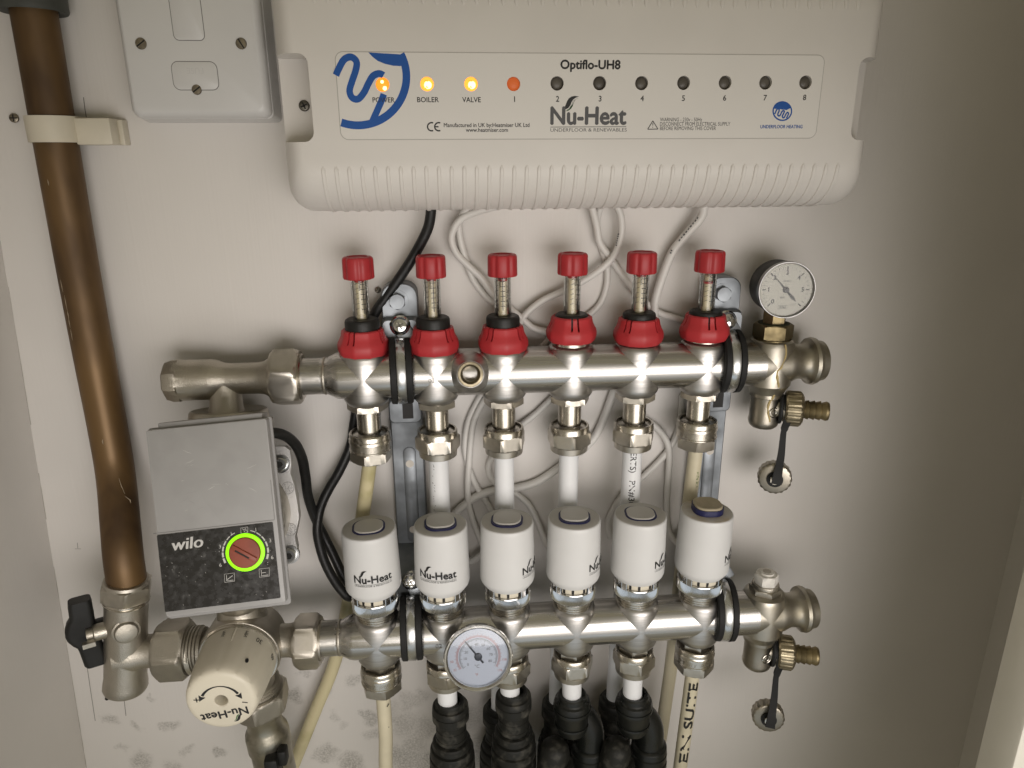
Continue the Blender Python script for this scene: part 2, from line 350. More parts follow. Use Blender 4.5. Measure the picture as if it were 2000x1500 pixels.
single('door_frame', jamb, mat('door_frame_paint', (.80, .77, .68), .35, 0, .1, 200, .03, 20), 'cream painted door frame upright at the lower right edge', 'door frame', (389, -163, -900))
# pencil lines and knocks left on the plaster
for name, pts, w in (('pencil_mark', [(163, 190), (166, 214), (170, 237)], .5), ('pencil_mark', [(170, 1302), (178, 1356), (186, 1408)], .45), ('pencil_mark', [(239, 1345), (243, 1372), (246, 1398)], .5),
                     ('pencil_mark', [(146, 1072), (158, 1072)], .3), ('pencil_mark', [(151, 1060), (152, 1071)], .35)):
    part(name, MB().ribbon([at(u, v, WY-.15) for u, v in pts], w, (0, -1, 0)), pencil, back_wall)
crk = mat('corner_crack', (.42, .395, .35), .8); rk = random.Random(8)
cor = [(8, 455), (16, 560), (30, 735), (44, 830), (60, 925), (78, 1015), (96, 1108), (110, 1190), (131, 1320), (150, 1418), (168, 1505)]
for a_, b_ in zip(cor[:-1], cor[1:]):
    n_ = 5; pts = [at(a_[0]+(b_[0]-a_[0])*k/n_+rk.uniform(-.6, .6), a_[1]+(b_[1]-a_[1])*k/n_, WY-.2) for k in range(n_+1)]
    for p in pts: p.x = max(p.x, xl(p.z)+.3)
    if rk.random() < .85: part('corner_crack', MB().ribbon(pts, [rk.uniform(.15, .55) for _ in pts], (0, -1, 0)), crk, back_wall, fix=False)
def wall_screw(u, v, r, mtl, label):
    p = at(u, v, WY); t = root('wall_screw', label, 'screw', (p.x, WY, p.z), 'screws left in the plaster')
    M = axm((p.x, WY, p.z), (0.1, -1, .05))
    part('screw_head', MB().polar([(-1, r*.8), (1.2, r), (2.0, r*.9), (2.4, r*.5)], 20, M), mtl, t)
    part('drive_slot', MB().box(-r*.75, r*.75, -.35, .35, 1.9, 2.5, M).box(-.35, .35, -r*.75, r*.75, 1.9, 2.5, M), dark, t)
wall_screw(29, 231, 3.0, screwm, 'tarnished screw sticking out of the wall left of the pipe clip')
wall_screw(738, 566, 2.4, screwm, 'small screw head in the wall left of the hexagon bracket bolt')
wall_screw(210, 1362, 1.7, screwd, 'small dark screw in the wall below the angle ball valve')

# ------------------------------------------------------------------ copper riser and its clip
riser = root('copper_pipe', 'tarnished brown copper riser pipe running down the left of the cupboard', 'pipe', (-189, 30, -140))
path = catmull([(-187, 30, 330), (-188, 30, 240), (-190, 30, 130), (-191, 30, 40), (-190, 28, -40), (-187, 20, -75), (-179, -3, -104), (-175.5, -14, -122), (-175, -17.6, -150)], 8)
part('pipe_tube', MB().tube(path, 13.1, 40), copper, riser)
rc = random.Random(4)
for k, (u, v, l) in enumerate(((128, 545, 24), (136, 575, 30), (142, 605, 14), (144, 618, 20), (148, 640, 22), (233, 935, 26), (238, 965, 16), (207, 850, 10), (104, 350, 12))):
    p0 = at(u, v, 22 if v < 900 else 6); p1 = at(u+l*.2, v+l, 22 if v < 900 else 6)
    def onpipe(p):
        q = min(path, key=lambda c: (c-p).length); d_ = p-q; d_.z = 0; return Vector((q.x, q.y, p.z)) + d_.normalized()*13.18
    part('paint_fleck', MB().ribbon([onpipe(p0), onpipe((p0+p1)/2), onpipe(p1)], [.2, rc.uniform(.5, 1.3), .2], (-.4, -1, 0)), mat('pale_fleck', (.36, .29, .20), .6), riser, fix=False)
col_ = root('pipe_collar', 'dark grey pipe fitting at the top of the copper riser', 'pipe fitting', (-189, 30, 232))
part('socket', MB().polar([(237, 14), (237.4, 18), (239, 19.2), (248, 19.8), (249, 20.8), (330, 20.8)], 48, Matrix.Translation((-188, 30, 0)), False), fitg, col_)
part('socket_rim', MB().ring([(13.4, 237.4), (18.6, 236), (19.4, 237.5), (19.2, 240.5), (13.4, 240)], 48, Matrix.Translation((-188, 30, 0))), fitg, col_)
cp = root('pipe_clip', 'cream plastic clip holding the copper riser to the wall', 'pipe clip', (-189, 48, 168))
arc = [(-189.5+15.4*sin(rad(a)), 30-15.4*cos(rad(a))) for a in range(-104, 105, 8)]
arc = [(-214, 46)] + [(-205, 42)] + arc + [(-172.5, 47)]
inn = [(-189.5+13.3*sin(rad(a)), 30-13.3*cos(rad(a))) for a in range(-104, 105, 8)]
inn = [(-214, 48)] + [(-204, 46)] + inn + [(-175, 48)]
o2 = arc + inn[::-1]
part('strap', MB().loops([[(x, y, 160) for x, y in o2], [(x, y, 176) for x, y in o2]]), clip_m, cp)
part('base_block', MB().bevelbox(-175.5, -153, 27, 48, 158.5, 175, 1.0), clip_m, cp)
part('base_lip', MB().bevelbox(-153.2, -150, 39, 48, 158.5, 174.5, .6), clip_m, cp)

# ------------------------------------------------------------------ fused spur
sp = root('fused_spur', 'white fused switch spur box mounted high on the wall left of the wiring box', 'fused spur', (-93, 48, 174))
X0, Z0 = -93.25, 218.0
def T(x, z): return Matrix.Translation((x, 0, z))
part('back_box', MB().slab([(47.9, rrect(90.5, 90.5, 4)), (31, rrect(87, 87, 4)), (30.2, rrect(85.6, 85.6, 4))], T(X0, Z0)), spurp, sp)
plate = part('face_plate', MB().slab([(30, rrect(86.4, 86.4, 4.5)), (26.5, rrect(86.4, 86.4, 4.5)), (23.2, rrect(85.4, 85.4, 5)), (21.2, rrect(82.6, 82.6, 5)), (20.3, rrect(80.2, 80.2, 5)), (20.0, rrect(78.6, 78.6, 5))], T(X0, Z0)), spurp, sp)
def inset(name, cx, cz, w, h, r, par, mtl, y=20.0):
    part(name+'_gap', MB().slab([(y+.5, rrect(w+.9, h+.9, r+.4)), (y-.05, rrect(w+.9, h+.9, r+.4))], T(cx, cz)), gap, par)
    return part(name, MB().slab([(y+.5, rrect(w, h, r)), (y-.28, rrect(w, h, r)), (y-.45, rrect(w-.5, h-.5, r))], T(cx, cz)), mtl, par)
a, b = at(341, 78, 20), at(400, 78, 20)
inset('switch_cover', (a.x+b.x)/2, a.z+22, 18.2, 44, 3, sp, spurp)
a, b = at(338, 148, 20), at(427, 148, 20)
fc = inset('fuse_carrier', (a.x+b.x)/2-.4, a.z, 27.4, 16.2, 4, sp, spurp)
part('embossed_lettering', put(MB(), 'FUSE', ((a.x+b.x)/2, 19.5, a.z+4.6), (-1, 0, 0), (0, 0, -1), 3.4), mat('embossed_plastic', (.60, .595, .59), .4), fc)
for (u, v, r, sl) in ((275, 85, 3.4, 35), (471, 85, 3.4, -60), (384, 175, 3.1, 35)):
    p = at(u, v, 19.6); M = axm((p.x, 20.1, p.z), (0, -1, 0), rad(sl))
    s_ = part('screw', MB().polar([(-.5, r), (.5, r), (.95, r*.86), (1.05, r*.5)], 28, M), screwm, sp)
    part('screw_slot', MB().box(-r*.9, r*.9, -.42, .42, .6, 1.12, M), dark, s_)

# ------------------------------------------------------------------ wiring centre
FY = -12.0
wc = root('wiring_centre', 'large white underfloor heating wiring box with indicator lamps above the manifold', 'wiring box', (155, 48, 117))
CX, CZ, HW, HH = 153.5, 190.0, 196.5, 76.0
L = []
for y in (47.5, 30, 22): L.append((y, rrect(2*HW-(47.5-y)*.16, 2*HH-(47.5-y)*.1, 16)))
for i in range(1, 13):
    a = rad(90*i/12); y = 22-(22-FY)*sin(a); k = 1-cos(a)
    L.append((y, rrect(2*(HW-2.5-15*k), 2*(HH-1.3-28.5*k), 16-10*k)))
body = part('body', MB().slab(L, T(CX, CZ)), boxp, wc)
led_u = [(747, 165), (834, 164), (920, 164), (1003, 164), (1088, 163), (1171, 162.5), (1253, 162.5), (1335, 162), (1416, 161.5), (1495, 161.5), (1573, 161)]
led_p = [at(u, v, FY) for u, v in led_u]
cuts = []
nl0, nl1 = at(580, 120, 5), at(580, 262, 5)
for (xa, xb) in ((-60, -17.5), (327.5, 390)):
    cuts.append(MB().slab([(15, rrect(xb-xa, 50, 6)), (-30, rrect(xb-xa, 50, 6))], T((xa+xb)/2, 184)))
holes = MB()
for p in led_p: holes.polar([(-4, 4.15), (6, 4.15)], 28, axm((p.x, FY, p.z), (0, -1, 0)))
cuts.append(holes)
cut(body, cuts)
sa, sb = at(655, 100, FY), at(1612, 270, FY)
st_c = ((-1.0+303.4)/2, (160.6+209.6)/2)
part('sticker_recess', MB().slab([(FY+.05, rrect(305.6, 50.2, 5)), (FY-.04, rrect(305.6, 50.2, 5))], Matrix.Translation(Vector((st_c[0], 0, st_c[1])))), mat('recess_edge', (.44, .42, .395), .6), wc)
cut([c for c in wc.children if c.name.startswith('sticker_recess')][0], [holes])
sticker = part('sticker', MB().slab([(FY+.05, rrect(304.6, 49.2, 4.5)), (FY-.25, rrect(304.6, 49.2, 4.5))], Matrix.Translation(Vector((st_c[0], 0, st_c[1])))), stick, wc)
cut(sticker, [holes])
# ribs over the lower and upper edges
def rib_mesh(sgn):
    pts = []
    z_in = HH-29.8
    for z in (z_in-.5, z_in+1.5): pts.append((0, FY, z))
    for i in range(1, 10):
        a = rad(8+82*(1-i/9)); k = 1-cos(a); pts.append((0, 22-(22-FY)*sin(a), HH-1.3-28.5*k))
    pts.append((0, 26, HH-1.2))
    m = MB(); n = len(pts); V = []
    P = [Vector((p[0], p[1], p[2])) for p in pts]
    prof = [(-1.35, -.4), (-1.25, .42), (-.7, .78), (.7, .78), (1.25, .42), (1.35, -.4)]
    Ls = []
    for i, p in enumerate(P):
        t = (P[min(i+1, n-1)]-P[max(i-1, 0)]).normalized(); nr = Vector((1, 0, 0)).cross(t)
        if nr.y > 0 and i < 3: nr = -nr
        if nr.dot(Vector((0, -1, .6))) < 0: nr = -nr
        k = .35 if i == 0 else 1
        Ls.append([p + Vector((x*k, 0, 0)) + nr*(h*(.5 if i == 0 else 1)) for x, h in prof])
    m.loops(Ls)
    for i, v in enumerate(m.v): m.v[i] = Vector((v.x, v.y, sgn*v.z))
    return m.mesh('rib')
O = org_of(wc)
for sgn, xs0, xs1, n in ((-1, -13.6, 321.5, 43), (1, -11.0, 321.5, 43)):
    me = rib_mesh(sgn); me.materials.append(boxp)
    for i in range(n):
        o = bpy.data.objects.new('rib', me); COL.objects.link(o); o.parent = wc
        o.location = (Vector((xs0+(xs1-xs0)*i/(n-1), 0, CZ))-O)*S
# fixing screws in the side recesses
for (x, z) in ((-26.5, 181.5), (334, 181.5)):
    M = axm((x, 15, z), (0, -1, 0), .4)
    s_ = part('screw', MB().polar([(-1, 3.4), (1, 3.4), (1.6, 2.8), (1.8, 1.5)], 24, M), screwd, wc)
    part('cross_slot', MB().box(-2.2, 2.2, -.45, .45, 1.3, 1.95, M).box(-.45, .45, -2.2, 2.2, 1.3, 1.95, M), dark, s_)
# lamps
for i, p in enumerate(led_p):
    m_ = (amber1, amber2, amber2, amber0)[i] if i < 4 else lens_off
    lab = ('lit amber power lamp', 'brightly lit amber boiler lamp', 'brightly lit amber valve lamp', 'faintly orange lamp above number 1')[i] if i < 4 else None
    M = axm((p.x, FY+3.0, p.z), (0, -1, 0))
    ln = part('lamp', MB().polar([(-1.2, 4.1), (.2, 4.05), (1.1, 3.5), (1.8, 2.3), (2.1, .9)], 24, M), m_, wc, lab)
    if i in (1, 2): part('lamp_core', MB().polar([(0, 2.3), (.3, 2.0), (.5, 1.0)], 24, axm((p.x+.5, FY+.95, p.z-.5), (0, -1, 0))), amber_hot, ln)
    if i == 0:
        part('bright_spot', MB().polar([(0, 1.3), (.5, 1.0)], 12, axm((p.x+1.2, FY+1.2, p.z-2.0), (0, -1, 0))).polar([(0, 1.0), (.4, .8)], 12, axm((p.x-.2, FY+.9, p.z+1.6), (0, -1, 0))), amber_hot, ln)
    if i in (1, 2):
        part('filament', MB().tube([(p.x-.8, FY+.3, p.z-2.6), (p.x-.3, FY+.3, p.z-1.2), (p.x+.5, FY+.3, p.z-2.3)], .28, 6).tube([(p.x-1.4, FY+.3, p.z+1.9), (p.x+.8, FY+.3, p.z+1.5)], .25, 6), amber1, ln)
# printing on the sticker
SY = FY-.31
ndir = (0, -1, 0)
def stk(u, v): return at(u, v, SY)
def ptext(mb, s, u0, u1, v, cap_px, bold=0.0):
    A, B = stk(u0, v), stk(u1, v); k = ppm((A+B)/2)
    return put(mb, s, (A+B)/2, (1, 0, 0), (0, 0, 1), cap_px/k, (B-A).x, 'c', bold)
def line(s_, u0, u1, v, cap, bold=0.0, mtl=None):
    return part('lettering', ptext(MB(), s_, u0, u1, v, cap, bold), mtl or ink, sticker, fix=False)
line('Optiflo-UH8', 1095, 1211, 134.5, 15.5, .05)
for s_, u0, u1, v in (('POWER', 728, 771, 200), ('BOILER', 815, 857, 199.5), ('VALVE', 903, 939, 199.5)): line(s_, u0, u1, v, 9, .018)
for i, s_ in enumerate('12345678'):
    u = (1005, 1089, 1172, 1254, 1334.5, 1415, 1494, 1571)[i]
    part('lettering', put(MB(), s_, stk(u, 199-i*.5), (1, 0, 0), (0, 0, 1), 9.5/3.0, None, 'c', .02), ink, sticker, fix=False)
line('Manufactured in UK by:Heatmiser UK Ltd', 867, 1034, 248, 7.2, .02)
line('www.heatmiser.com', 910, 992, 257.5, 7.2, .02)
for s_, u0, u1, v in (('WARNING - 230v - 50Hz', 1289, 1371, 237), ('DISCONNECT FROM ELECTRICAL SUPPLY', 1289, 1426, 245.5), ('BEFORE REMOVING THIS COVER', 1289, 1398, 254)): line(s_, u0, u1, v, 6.6)
t = MB(); put(t, '!', stk(1274.8, 249.5), (1, 0, 0), (0, 0, 1), 3.0)
q = [stk(*k) for k in ((1275, 236), (1265, 252.5), (1285, 252))]
for a_, b_, k in ((0, 1, 0), (1, 2, 1), (2, 0, 2)): t.ribbon([q[a_]+Vector((0, -.02*k, 0)), q[b_]+Vector((0, -.02*k, 0))], .5, ndir)
part('warning_triangle', t, ink, sticker, fix=False)
def arcpts(u, v, r, a0, a1, n=16): return [stk(u+r*cos(rad(a0+(a1-a0)*i/n)), v-r*sin(rad(a0+(a1-a0)*i/n))) for i in range(n+1)]
t = MB().ribbon(arcpts(843, 247.5, 8.0, 68, 292), .85, ndir).ribbon(arcpts(857, 247.5, 8.0, 68, 292), .85, ndir).ribbon([p+Vector((0, -.02, 0)) for p in (stk(849.5, 247.5), stk(856.5, 247.5))], .75, ndir)
part('conformity_mark', t, ink, sticker, fix=False)
line('Nu-Heat', 1076, 1222, 242.5, 31, .045, greyink); line('UNDERFLOOR & RENEWABLES', 1075, 1224, 257, 6.2, .0, greyink)
part('rule', MB().ribbon([stk(1075, 248.2), stk(1223, 247.4)], .35, ndir), greyink, sticker, fix=False)
k31 = lambda x, y: stk(1075+x*31*.98, 242.5-y*31)
part('leaf_mark', MB().poly([k31(x, y) for x, y in LEAF1]), ink, sticker, fix=False)
part('green_leaf_mark', MB().poly([k31(x, y)+Vector((0, .06, 0)) for x, y in LEAF2]), green_ink, sticker, fix=False)
# blue pipe-and-circle emblem cropped by the sticker's corner
cz = lambda x, y: stk(600+x/3.3333, y/3.3333)
t = MB()
circ = lambda r, a: (330+r*cos(rad(a)), 500-r*sin(rad(a)))
LY = lambda k: Vector((0, -.02*k, 0))
t.ribbon([cz(*circ(316, a)) for a in range(28, -113, -3)], 4.6, ndir)
sw = [(398, 341), (425, 370), (460, 397), (505, 415), (560, 428), (600, 430), (634, 428)] + [circ(330, a) for a in range(14, 29, 3)]
t.poly([cz(*p)+LY(1) for p in sw])
snake_all = catmull([Vector((x, y, 0)) for x, y in ((187, 490), (207, 445), (240, 388), (285, 371), (320, 400), (318, 450), (292, 530), (276, 590), (292, 635), (330, 645), (368, 605), (398, 545), (430, 494), (475, 480), (512, 510), (512, 560), (490, 640), (460, 710), (420, 800))], 6)
run = []
for p in snake_all + [None]:
    q = cz(p.x, p.y) if p is not None else None
    if q is not None and (q-led_p[0]).length > 4.9: run.append(q+LY(2))
    else:
        if len(run) > 1: t.ribbon(run, 3.9, ndir)
        run = []
part('blue_emblem', t, blue_ink, sticker, fix=False)
t = MB(); c0 = (1528, 217)
t.ribbon(arcpts(*c0, 18, 0, 360, 40), .9, ndir)
t.poly([stk(c0[0]+18*cos(rad(a)), c0[1]-18*sin(rad(a)))+LY(1) for a in range(20, 165, 8)] + [stk(c0[0]-6, c0[1]-4)+LY(1), stk(c0[0]+8, c0[1]-2)+LY(1)])
sn = catmull([Vector((c0[0]+x, c0[1]+y, 0)) for x, y in ((-15, 6), (-10, -4), (-6, -2), (-9, 7), (-5, 9), (0, 0), (4, 1), (0, 10), (3, 13), (9, 3), (12, 5), (8, 14))], 5)
t.ribbon([stk(p.x, p.y)+LY(2) for p in sn], .9, ndir)
line('UNDERFLOOR HEATING', 1485, 1567, 250.5, 6.0, .03, blue_ink)
part('round_emblem', t, blue_ink, sticker, fix=False)

# ------------------------------------------------------------------ manifold rails
RB = 17.2; YT = 16.75; YL = -17.6; ZL = -197.0
def manifold(name, label, Y, Z, group):
    m = root(name, label, 'manifold', (0, Y, Z), group)
    X = lambda x=0: axm((x, Y, Z), (1, 0, 0))
    part('rail_tube', MB().polar([(-31, 13.2), (-27, 13.2), (-24.5, 14.6), (-21, 16.4), (-17, RB), (294, RB)], 72, X()), steel, m)
    part('tail_neck', MB().polar([(-50, 13.2), (-30.8, 13.2)], 56, X()), neck_steel, m)
    part('weld_bead', MB().polar([(-29.5, 13.3), (-28.6, 13.75), (-27.6, 13.3)], 56, X()), castd, m)
    for i in range(6):
        V = Matrix.Translation((i*50, Y, Z))
        part('branch', MB().polar([(-23, 9), (-22.6, 11.6), (-21.6, 13.4), (-19.8, 15.2), (-17.6, 16.6), (-15, RB+.05), (14.5, RB+.05), (17, 16.2), (18.6, 14.5), (19.2, 12)], 72, V), steel_v, m)
    return m
ft = manifold('flow_manifold', 'upper brushed steel manifold rail carrying the red flow meters', YT, 0, None)
fr_ = manifold('return_manifold', 'lower brushed steel manifold rail carrying the white actuators', YL, ZL, None)
TD = Vector((0, -cos(rad(12)), sin(rad(12))))
stamp = mat('stamped_mark', (.20, .19, .175), .5, .8)
part('stamped_number', put(MB(), '02', at(857, 1266, YL-RB-.12)+Vector((0, 0, 0)), (1, 0, 0), (0, 0, 1), 3.4, None, 'c', .02), stamp, fr_, fix=False)
part('stamped_number', put(MB(), '02', at(843, 748, YT-RB-.12)+Vector((0, 0, 0)), (1, 0, 0), (0, 0, 1), 3.2, None, 'c', 0), stamp, ft, fix=False)
# threaded brass port on the upper rail
M = axm((75, YT, 0), TD)
pt = part('port_boss', MB().polar([(10, 15.5), (14, 15), (17.3, 13.2), (19.5, 10.6), (21.5, 9.6), (25.5, 9.4), (25.6, 8.6)], 56, M, True, False), steel_v, ft)
part('port_bush', MB().ring([(9.0, 22), (9.2, 25.5), (8.6, 26.6), (7.0, 26.7), (5.6, 24.5), (5.0, 16), (5.0, 14), (9.0, 14)], 48, M), brassn, pt)
part('port_bore', MB().polar([(15, 5.0), (15.5, 4.9)], 24, M), dark, pt)
# end pieces at the right of each rail
for m, Y, Z in ((ft, YT, 0), (fr_, YL, ZL)):
    e = root('end_tee', 'upper scaled steel end tee at the right of the rail under the pressure gauge' if Z == 0 else 'lower scaled steel end tee at the right of the rail under a white air vent', 'pipe fitting', (303, Y, Z), 'manifold end tees')
    dull = castd
    part('tee_run', MB().polar([(286, RB-.6), (313, RB-.6), (317, RB-1.2), (321, 14.4), (324, 13.4), (329, 13.6), (331.5, 15.2), (333, 17.6), (335.4, 18.3), (337.6, 17.6), (338.2, 16), (340.4, 15.6), (343.4, 15.2), (343.8, 13.5), (340, 12.8)], 64, axm((0, Y, Z), (1, 0, 0))), dirty, e)
    part('tee_branch', MB().polar([(-24, 10), (-23.4, 12.4), (-20, 14), (-16, RB-.55), (14, RB-.55), (17.5, 15.4), (19, 13)], 64, Matrix.Translation((303, Y, Z))), dirty, e)
    part('socket_bore', MB().polar([(343.0, 12.7), (343.6, 12.5)], 40, axm((0, Y, Z), (1, 0, 0))), dark, e)
    if Z == 0:
        rnd = random.Random(3); pts = []
        for k in range(26):
            z = 18-k*2.5; x = 303.5+1.6*sin(k*.55)-max(0, k-8)*.12+(2.0 if k < 8 else 0)
            rv = RB-.55 if z > -17 else (12.4 if z > -27 else 11.3)
            if z < -17 and z > -23: rv = 12.5
            yy = math.sqrt(max(1, rv*rv-(x-303)**2))
            if abs(z) < RB-.6: yy = max(yy, math.sqrt((RB-.6)**2-z*z))
            if z < -48: yy = 11.3-(-48-z)*.9
            pts.append(Vector((x, Y-yy+.25, z)))
        part('lime_drip', MB().tube(pts, [rnd.uniform(.5, 1.2) for _ in pts], 8), lime, e, 'yellow limescale run down the fitting')
    else:
        Mv = Matrix.Translation((303, Y, Z))
        pl = part('air_vent', hexnut(MB(), 12.2, 18.2, 23.5, 1, Mv).polar([(23.5, 10), (25, 10.4), (26.5, 10)], 40, Mv), castd, e)
        part('vent_cap', hexnut(MB(), 9.2, 26, 35, 1.2, Mv, .3).polar([(34, 5.6), (36.4, 5.4), (36.6, 4.6)], 32, Mv), mat('vent_white', (.78, .75, .69), .5, 0, .1, 300, .25, 150), pl)
        part('vent_core', MB().polar([(35, 3.4), (36.9, 3.2)], 8, Mv), castd, pl)

# ------------------------------------------------------------------ flow meters
def facet(r, n, amt, ph=0):
    ap = cos(pi/n)
    return lambda a: r*((1-amt) + amt*ap/cos(((a+ph+pi/n) % (2*pi/n))-pi/n)/((1+ap)/2)) 
fm0 = None
ordn = ('first', 'second', 'third', 'fourth', 'fifth', 'sixth')
fl_lab = ('leftmost red capped flow meter on the upper rail, by the wall', 'second red capped flow meter from the left, right of the rail clamp', 'third red capped flow meter from the left, right of the brass port',
          'fourth red capped flow meter from the left, collar raised off its wire clip', 'fifth red capped flow meter from the left', 'rightmost red capped flow meter with its red float low in the tube')
collar_me = None
for i in range(6):
    up_ = (-1.6, -1.6, -1.6, 4.2, 1.4, 3.0)[i]; z0 = 1.0
    base = (i*50, YT, 0); V = Matrix.Translation(base); turn = rad((20, 0, 4, 45, 0, 44)[i])
    fm = root('flow_meter', fl_lab[i], 'flow meter', (i*50, YT, 17), 'red flow meters on the upper rail')
    part('seat_nut', MB().polar([(14, 13.5), (22, 13.5), (23, 12)], 40, V), nick, fm)
    if i >= 3:
        hx = [(15.6*cos(pi/6+k*pi/3+.1), 15.6*sin(pi/6+k*pi/3+.1), 16.4+up_*.15) for k in range(6)]
        part('wire_clip', MB().tube([Vector(h)+Vector(base) for h in hx+[hx[0], hx[1]]], .75, 8), zinc_b, fm)
    if collar_me is None:
        rows = [(z, facet(r, 10, .55)) for z, r in ((17.6, 14.2), (17.2, 16.2), (18.2, 17.1), (21.5, 18.2), (24.5, 18.2), (26.6, 17.6), (29.2, 16.2), (31.4, 15.3), (33.2, 15.0), (35.0, 14.6), (35.8, 13.6), (35.8, 12.3), (33, 12.2), (20, 12.2))]
        cm = MB().polar(rows, 80, V, True, True)
        cl = part('collar', cm, red, fm); 
        cs = MB()
        for k in range(4):
            for d in (-8.2, 8.2):
                a = rad(k*90+45+d); cs.box(11.0, 19.5, -.65, .65, 27.2, 40, V @ Matrix.Rotation(a, 4, 'Z'))
        cut(cl, [cs]); collar_me = cl.data
    else:
        cl = bpy.data.objects.new('collar', collar_me); COL.objects.link(cl); cl.parent = fm
    cl.location = (0, 0, up_*S); cl.rotation_euler = (0, 0, turn)
    cl.location.x = cl.location.y = 0
    part('lock_ring', MB().polar([(22, 12.0), (31, 12.1), (32, facet(12.1, 24, .5)), (39.4, facet(12.1, 24, .5)), (40.8, 11.6), (41.6, 10.4), (41.4, 6.3)], 96, V), blackp, fm)
    tb = part('gauge_tube', MB().ring([(6.0, 40), (6.0, 72), (5.0, 72), (5.0, 40)], 40, V), tubeglass, fm)
    part('float_rod', MB().polar([(38, 3.4), (44, 3.4), (44.1, 2.7), (67, 2.7), (68, 1.4)], 16, V), rod, fm)
    fz = (69, 69, 68, 69, 69, 63)[i]
    part('float_head', MB().polar([(fz-4.5, 1.2), (fz-4, 2.0), (fz-2, 2.1), (fz-1.6, 3.6), (fz, 3.8)], 20, V), red, fm)
    sa_ = rad((28, 12, -3, 32, 8, 14)[i]); sc = MB(); R2 = 6.06
    def cy(a, z): return Vector((base[0]+R2*sin(a), base[1]-R2*cos(a), z))
    sc.ribbon([cy(sa_, 46), cy(sa_, 70)], .55, (sin(sa_), -cos(sa_), 0))
    for k in range(6):
        z = 49+k*3.5
        for a0, a1, w in ((sa_-.28, sa_+.28, .42), (sa_-.95, sa_-.55, .32)):
            sc.ribbon([cy(a0+(a1-a0)*q/4, z+(0 if a0 > sa_-.5 else .25*q)) for q in range(5)], w, (sin(sa_), -cos(sa_), 0))
        if k < 5: put_cyl(sc, str(5-k), R2, sa_+.50, z-.9, 2.2, None, .02, base)
    put_cyl(sc, 'l/min', R2, sa_-.32, 69, 2.0, 6.5, .012, base, vert=1)
    part('scale_marks', sc, ink, tb, fix=False)
    def flute(r): return lambda a, r=r, t=turn: r*(1-.10*max(0, cos(6*(a+t)))**2.2)
    part('cap', MB().polar([(69.6, 9.2), (69.8, flute(10.3)), (70.8, flute(10.85)), (82.8, flute(10.65)), (84.2, flute(10.2)), (84.9, flute(9.2)), (84.9, 7.2), (84.2, 6.9), (84.0, 3.0), (84.3, 2.8)], 72, V), redcap, fm)

# ------------------------------------------------------------------ compression fittings and heating pipes
upper_lab = ('engraved nickel coupling on the leftmost upper branch, above the yellowed thin pipe', 'nickel hexagon coupling on the second upper branch beside the left bracket', 'nickel hexagon coupling on the third upper branch', 'nickel hexagon coupling on the fourth upper branch',
             'nickel hexagon coupling on the fifth upper branch, above the printed pipe', 'engraved tarnished coupling on the rightmost upper branch by the right bracket')
lower_lab = ('engraved nickel coupling on the leftmost lower branch above a cream pipe', 'nickel hexagon coupling on the lower rail left of the thermometer', 'nickel hexagon coupling on the lower rail right of the thermometer', 'nickel hexagon coupling on the fourth lower branch',
             'nickel hexagon coupling on the fifth lower branch', 'engraved nickel coupling on the rightmost lower branch above the handwritten pipe')
for row, Y, Z, labs in ((0, YT, 0, upper_lab), (1, YL, ZL, lower_lab)):
    for i in range(6):
        V = Matrix.Translation((i*50, Y, Z)); thin = i in (0, 5); ph = rad((6, -24, -12, 8, -20, 2)[i]+row*28+90)
        f = root('pipe_coupling', labs[i], 'pipe coupling', (i*50, Y, Z-20), 'couplings under the %s rail' % ('upper' if row == 0 else 'lower'))
        if row == 0:
            part('adaptor_hexagon', hexnut(MB(), 15.0, -20.5, -26, .6, V, ph), nickflat, f)
            part('adaptor_neck', MB().polar([(-25.5, 8.7), (-44, 8.7), (-44.6, 9.4), (-45.4, 12.2), (-46.4, 12.6), (-50, 12.6)], 56, V), nick, f)
            t0 = -44.0
        else:
            part('adaptor_hexagon', hexnut(MB(), 12.6, -20.5, -31, .8, V, ph), nick, f); t0 = -26.5
        if not thin:
            nut = part('nut', hexnut(MB(), 16.9, t0-4.2, t0-16, 1.6, V, ph+.5).polar([(t0-16, 14.6), (t0-20.5, 14.2), (t0-21.4, 13), (t0-21.4, 8)], 64, V), nickflat, f)
            part('nut_rim', MB().ring([(13.2, t0), (14.4, t0), (14.9, t0-.8), (15.2, t0-4.8), (13.0, t0-4.8)], 64, V), nick, nut)
            part('nut_throat', MB().polar([(t0-1.8, 13.1), (t0-2.2, 13.1)], 40, V), castd, nut)
        else:
            nut = part('nut', MB().polar([(t0-4, 15.2), (t0-5, 15.7), (t0-7, 15.7), (t0-7.4, 15.2), (t0-12.2, 15.2), (t0-12.6, 15.6), (t0-13.6, 15.6), (t0-14.2, 14.6)], 64, V), nick, f)
            part('nut_hexagon', hexnut(MB(), 15.8, t0-13.8, t0-22.5, 1.0, V, ph+.2), nickflat, nut)
            part('nut_rim', MB().ring([(13.2, t0), (14.6, t0), (15.2, t0-1), (15.2, t0-4.6), (13.0, t0-4.8)], 64, V), nick, nut)
            part('nut_throat', MB().polar([(t0-1.8, 13.1), (t0-2.2, 13.1)], 40, V), castd, nut)
            eg = MB()
            for k in range(26):
                a = -1.25+k*.1; sl = .05 if k % 3 else -.02
                if k in (5, 11, 12, 19): continue
                p0 = Vector((i*50+15.28*sin(a), Y-15.28*cos(a), Z+t0-8.4)); p1 = Vector((i*50+15.28*sin(a-sl), Y-15.28*cos(a-sl), Z+t0-11.2))
                eg.ribbon([p0, p1], .45, (sin(a), -cos(a), 0))
            part('engraving', eg, castd, nut, fix=False)
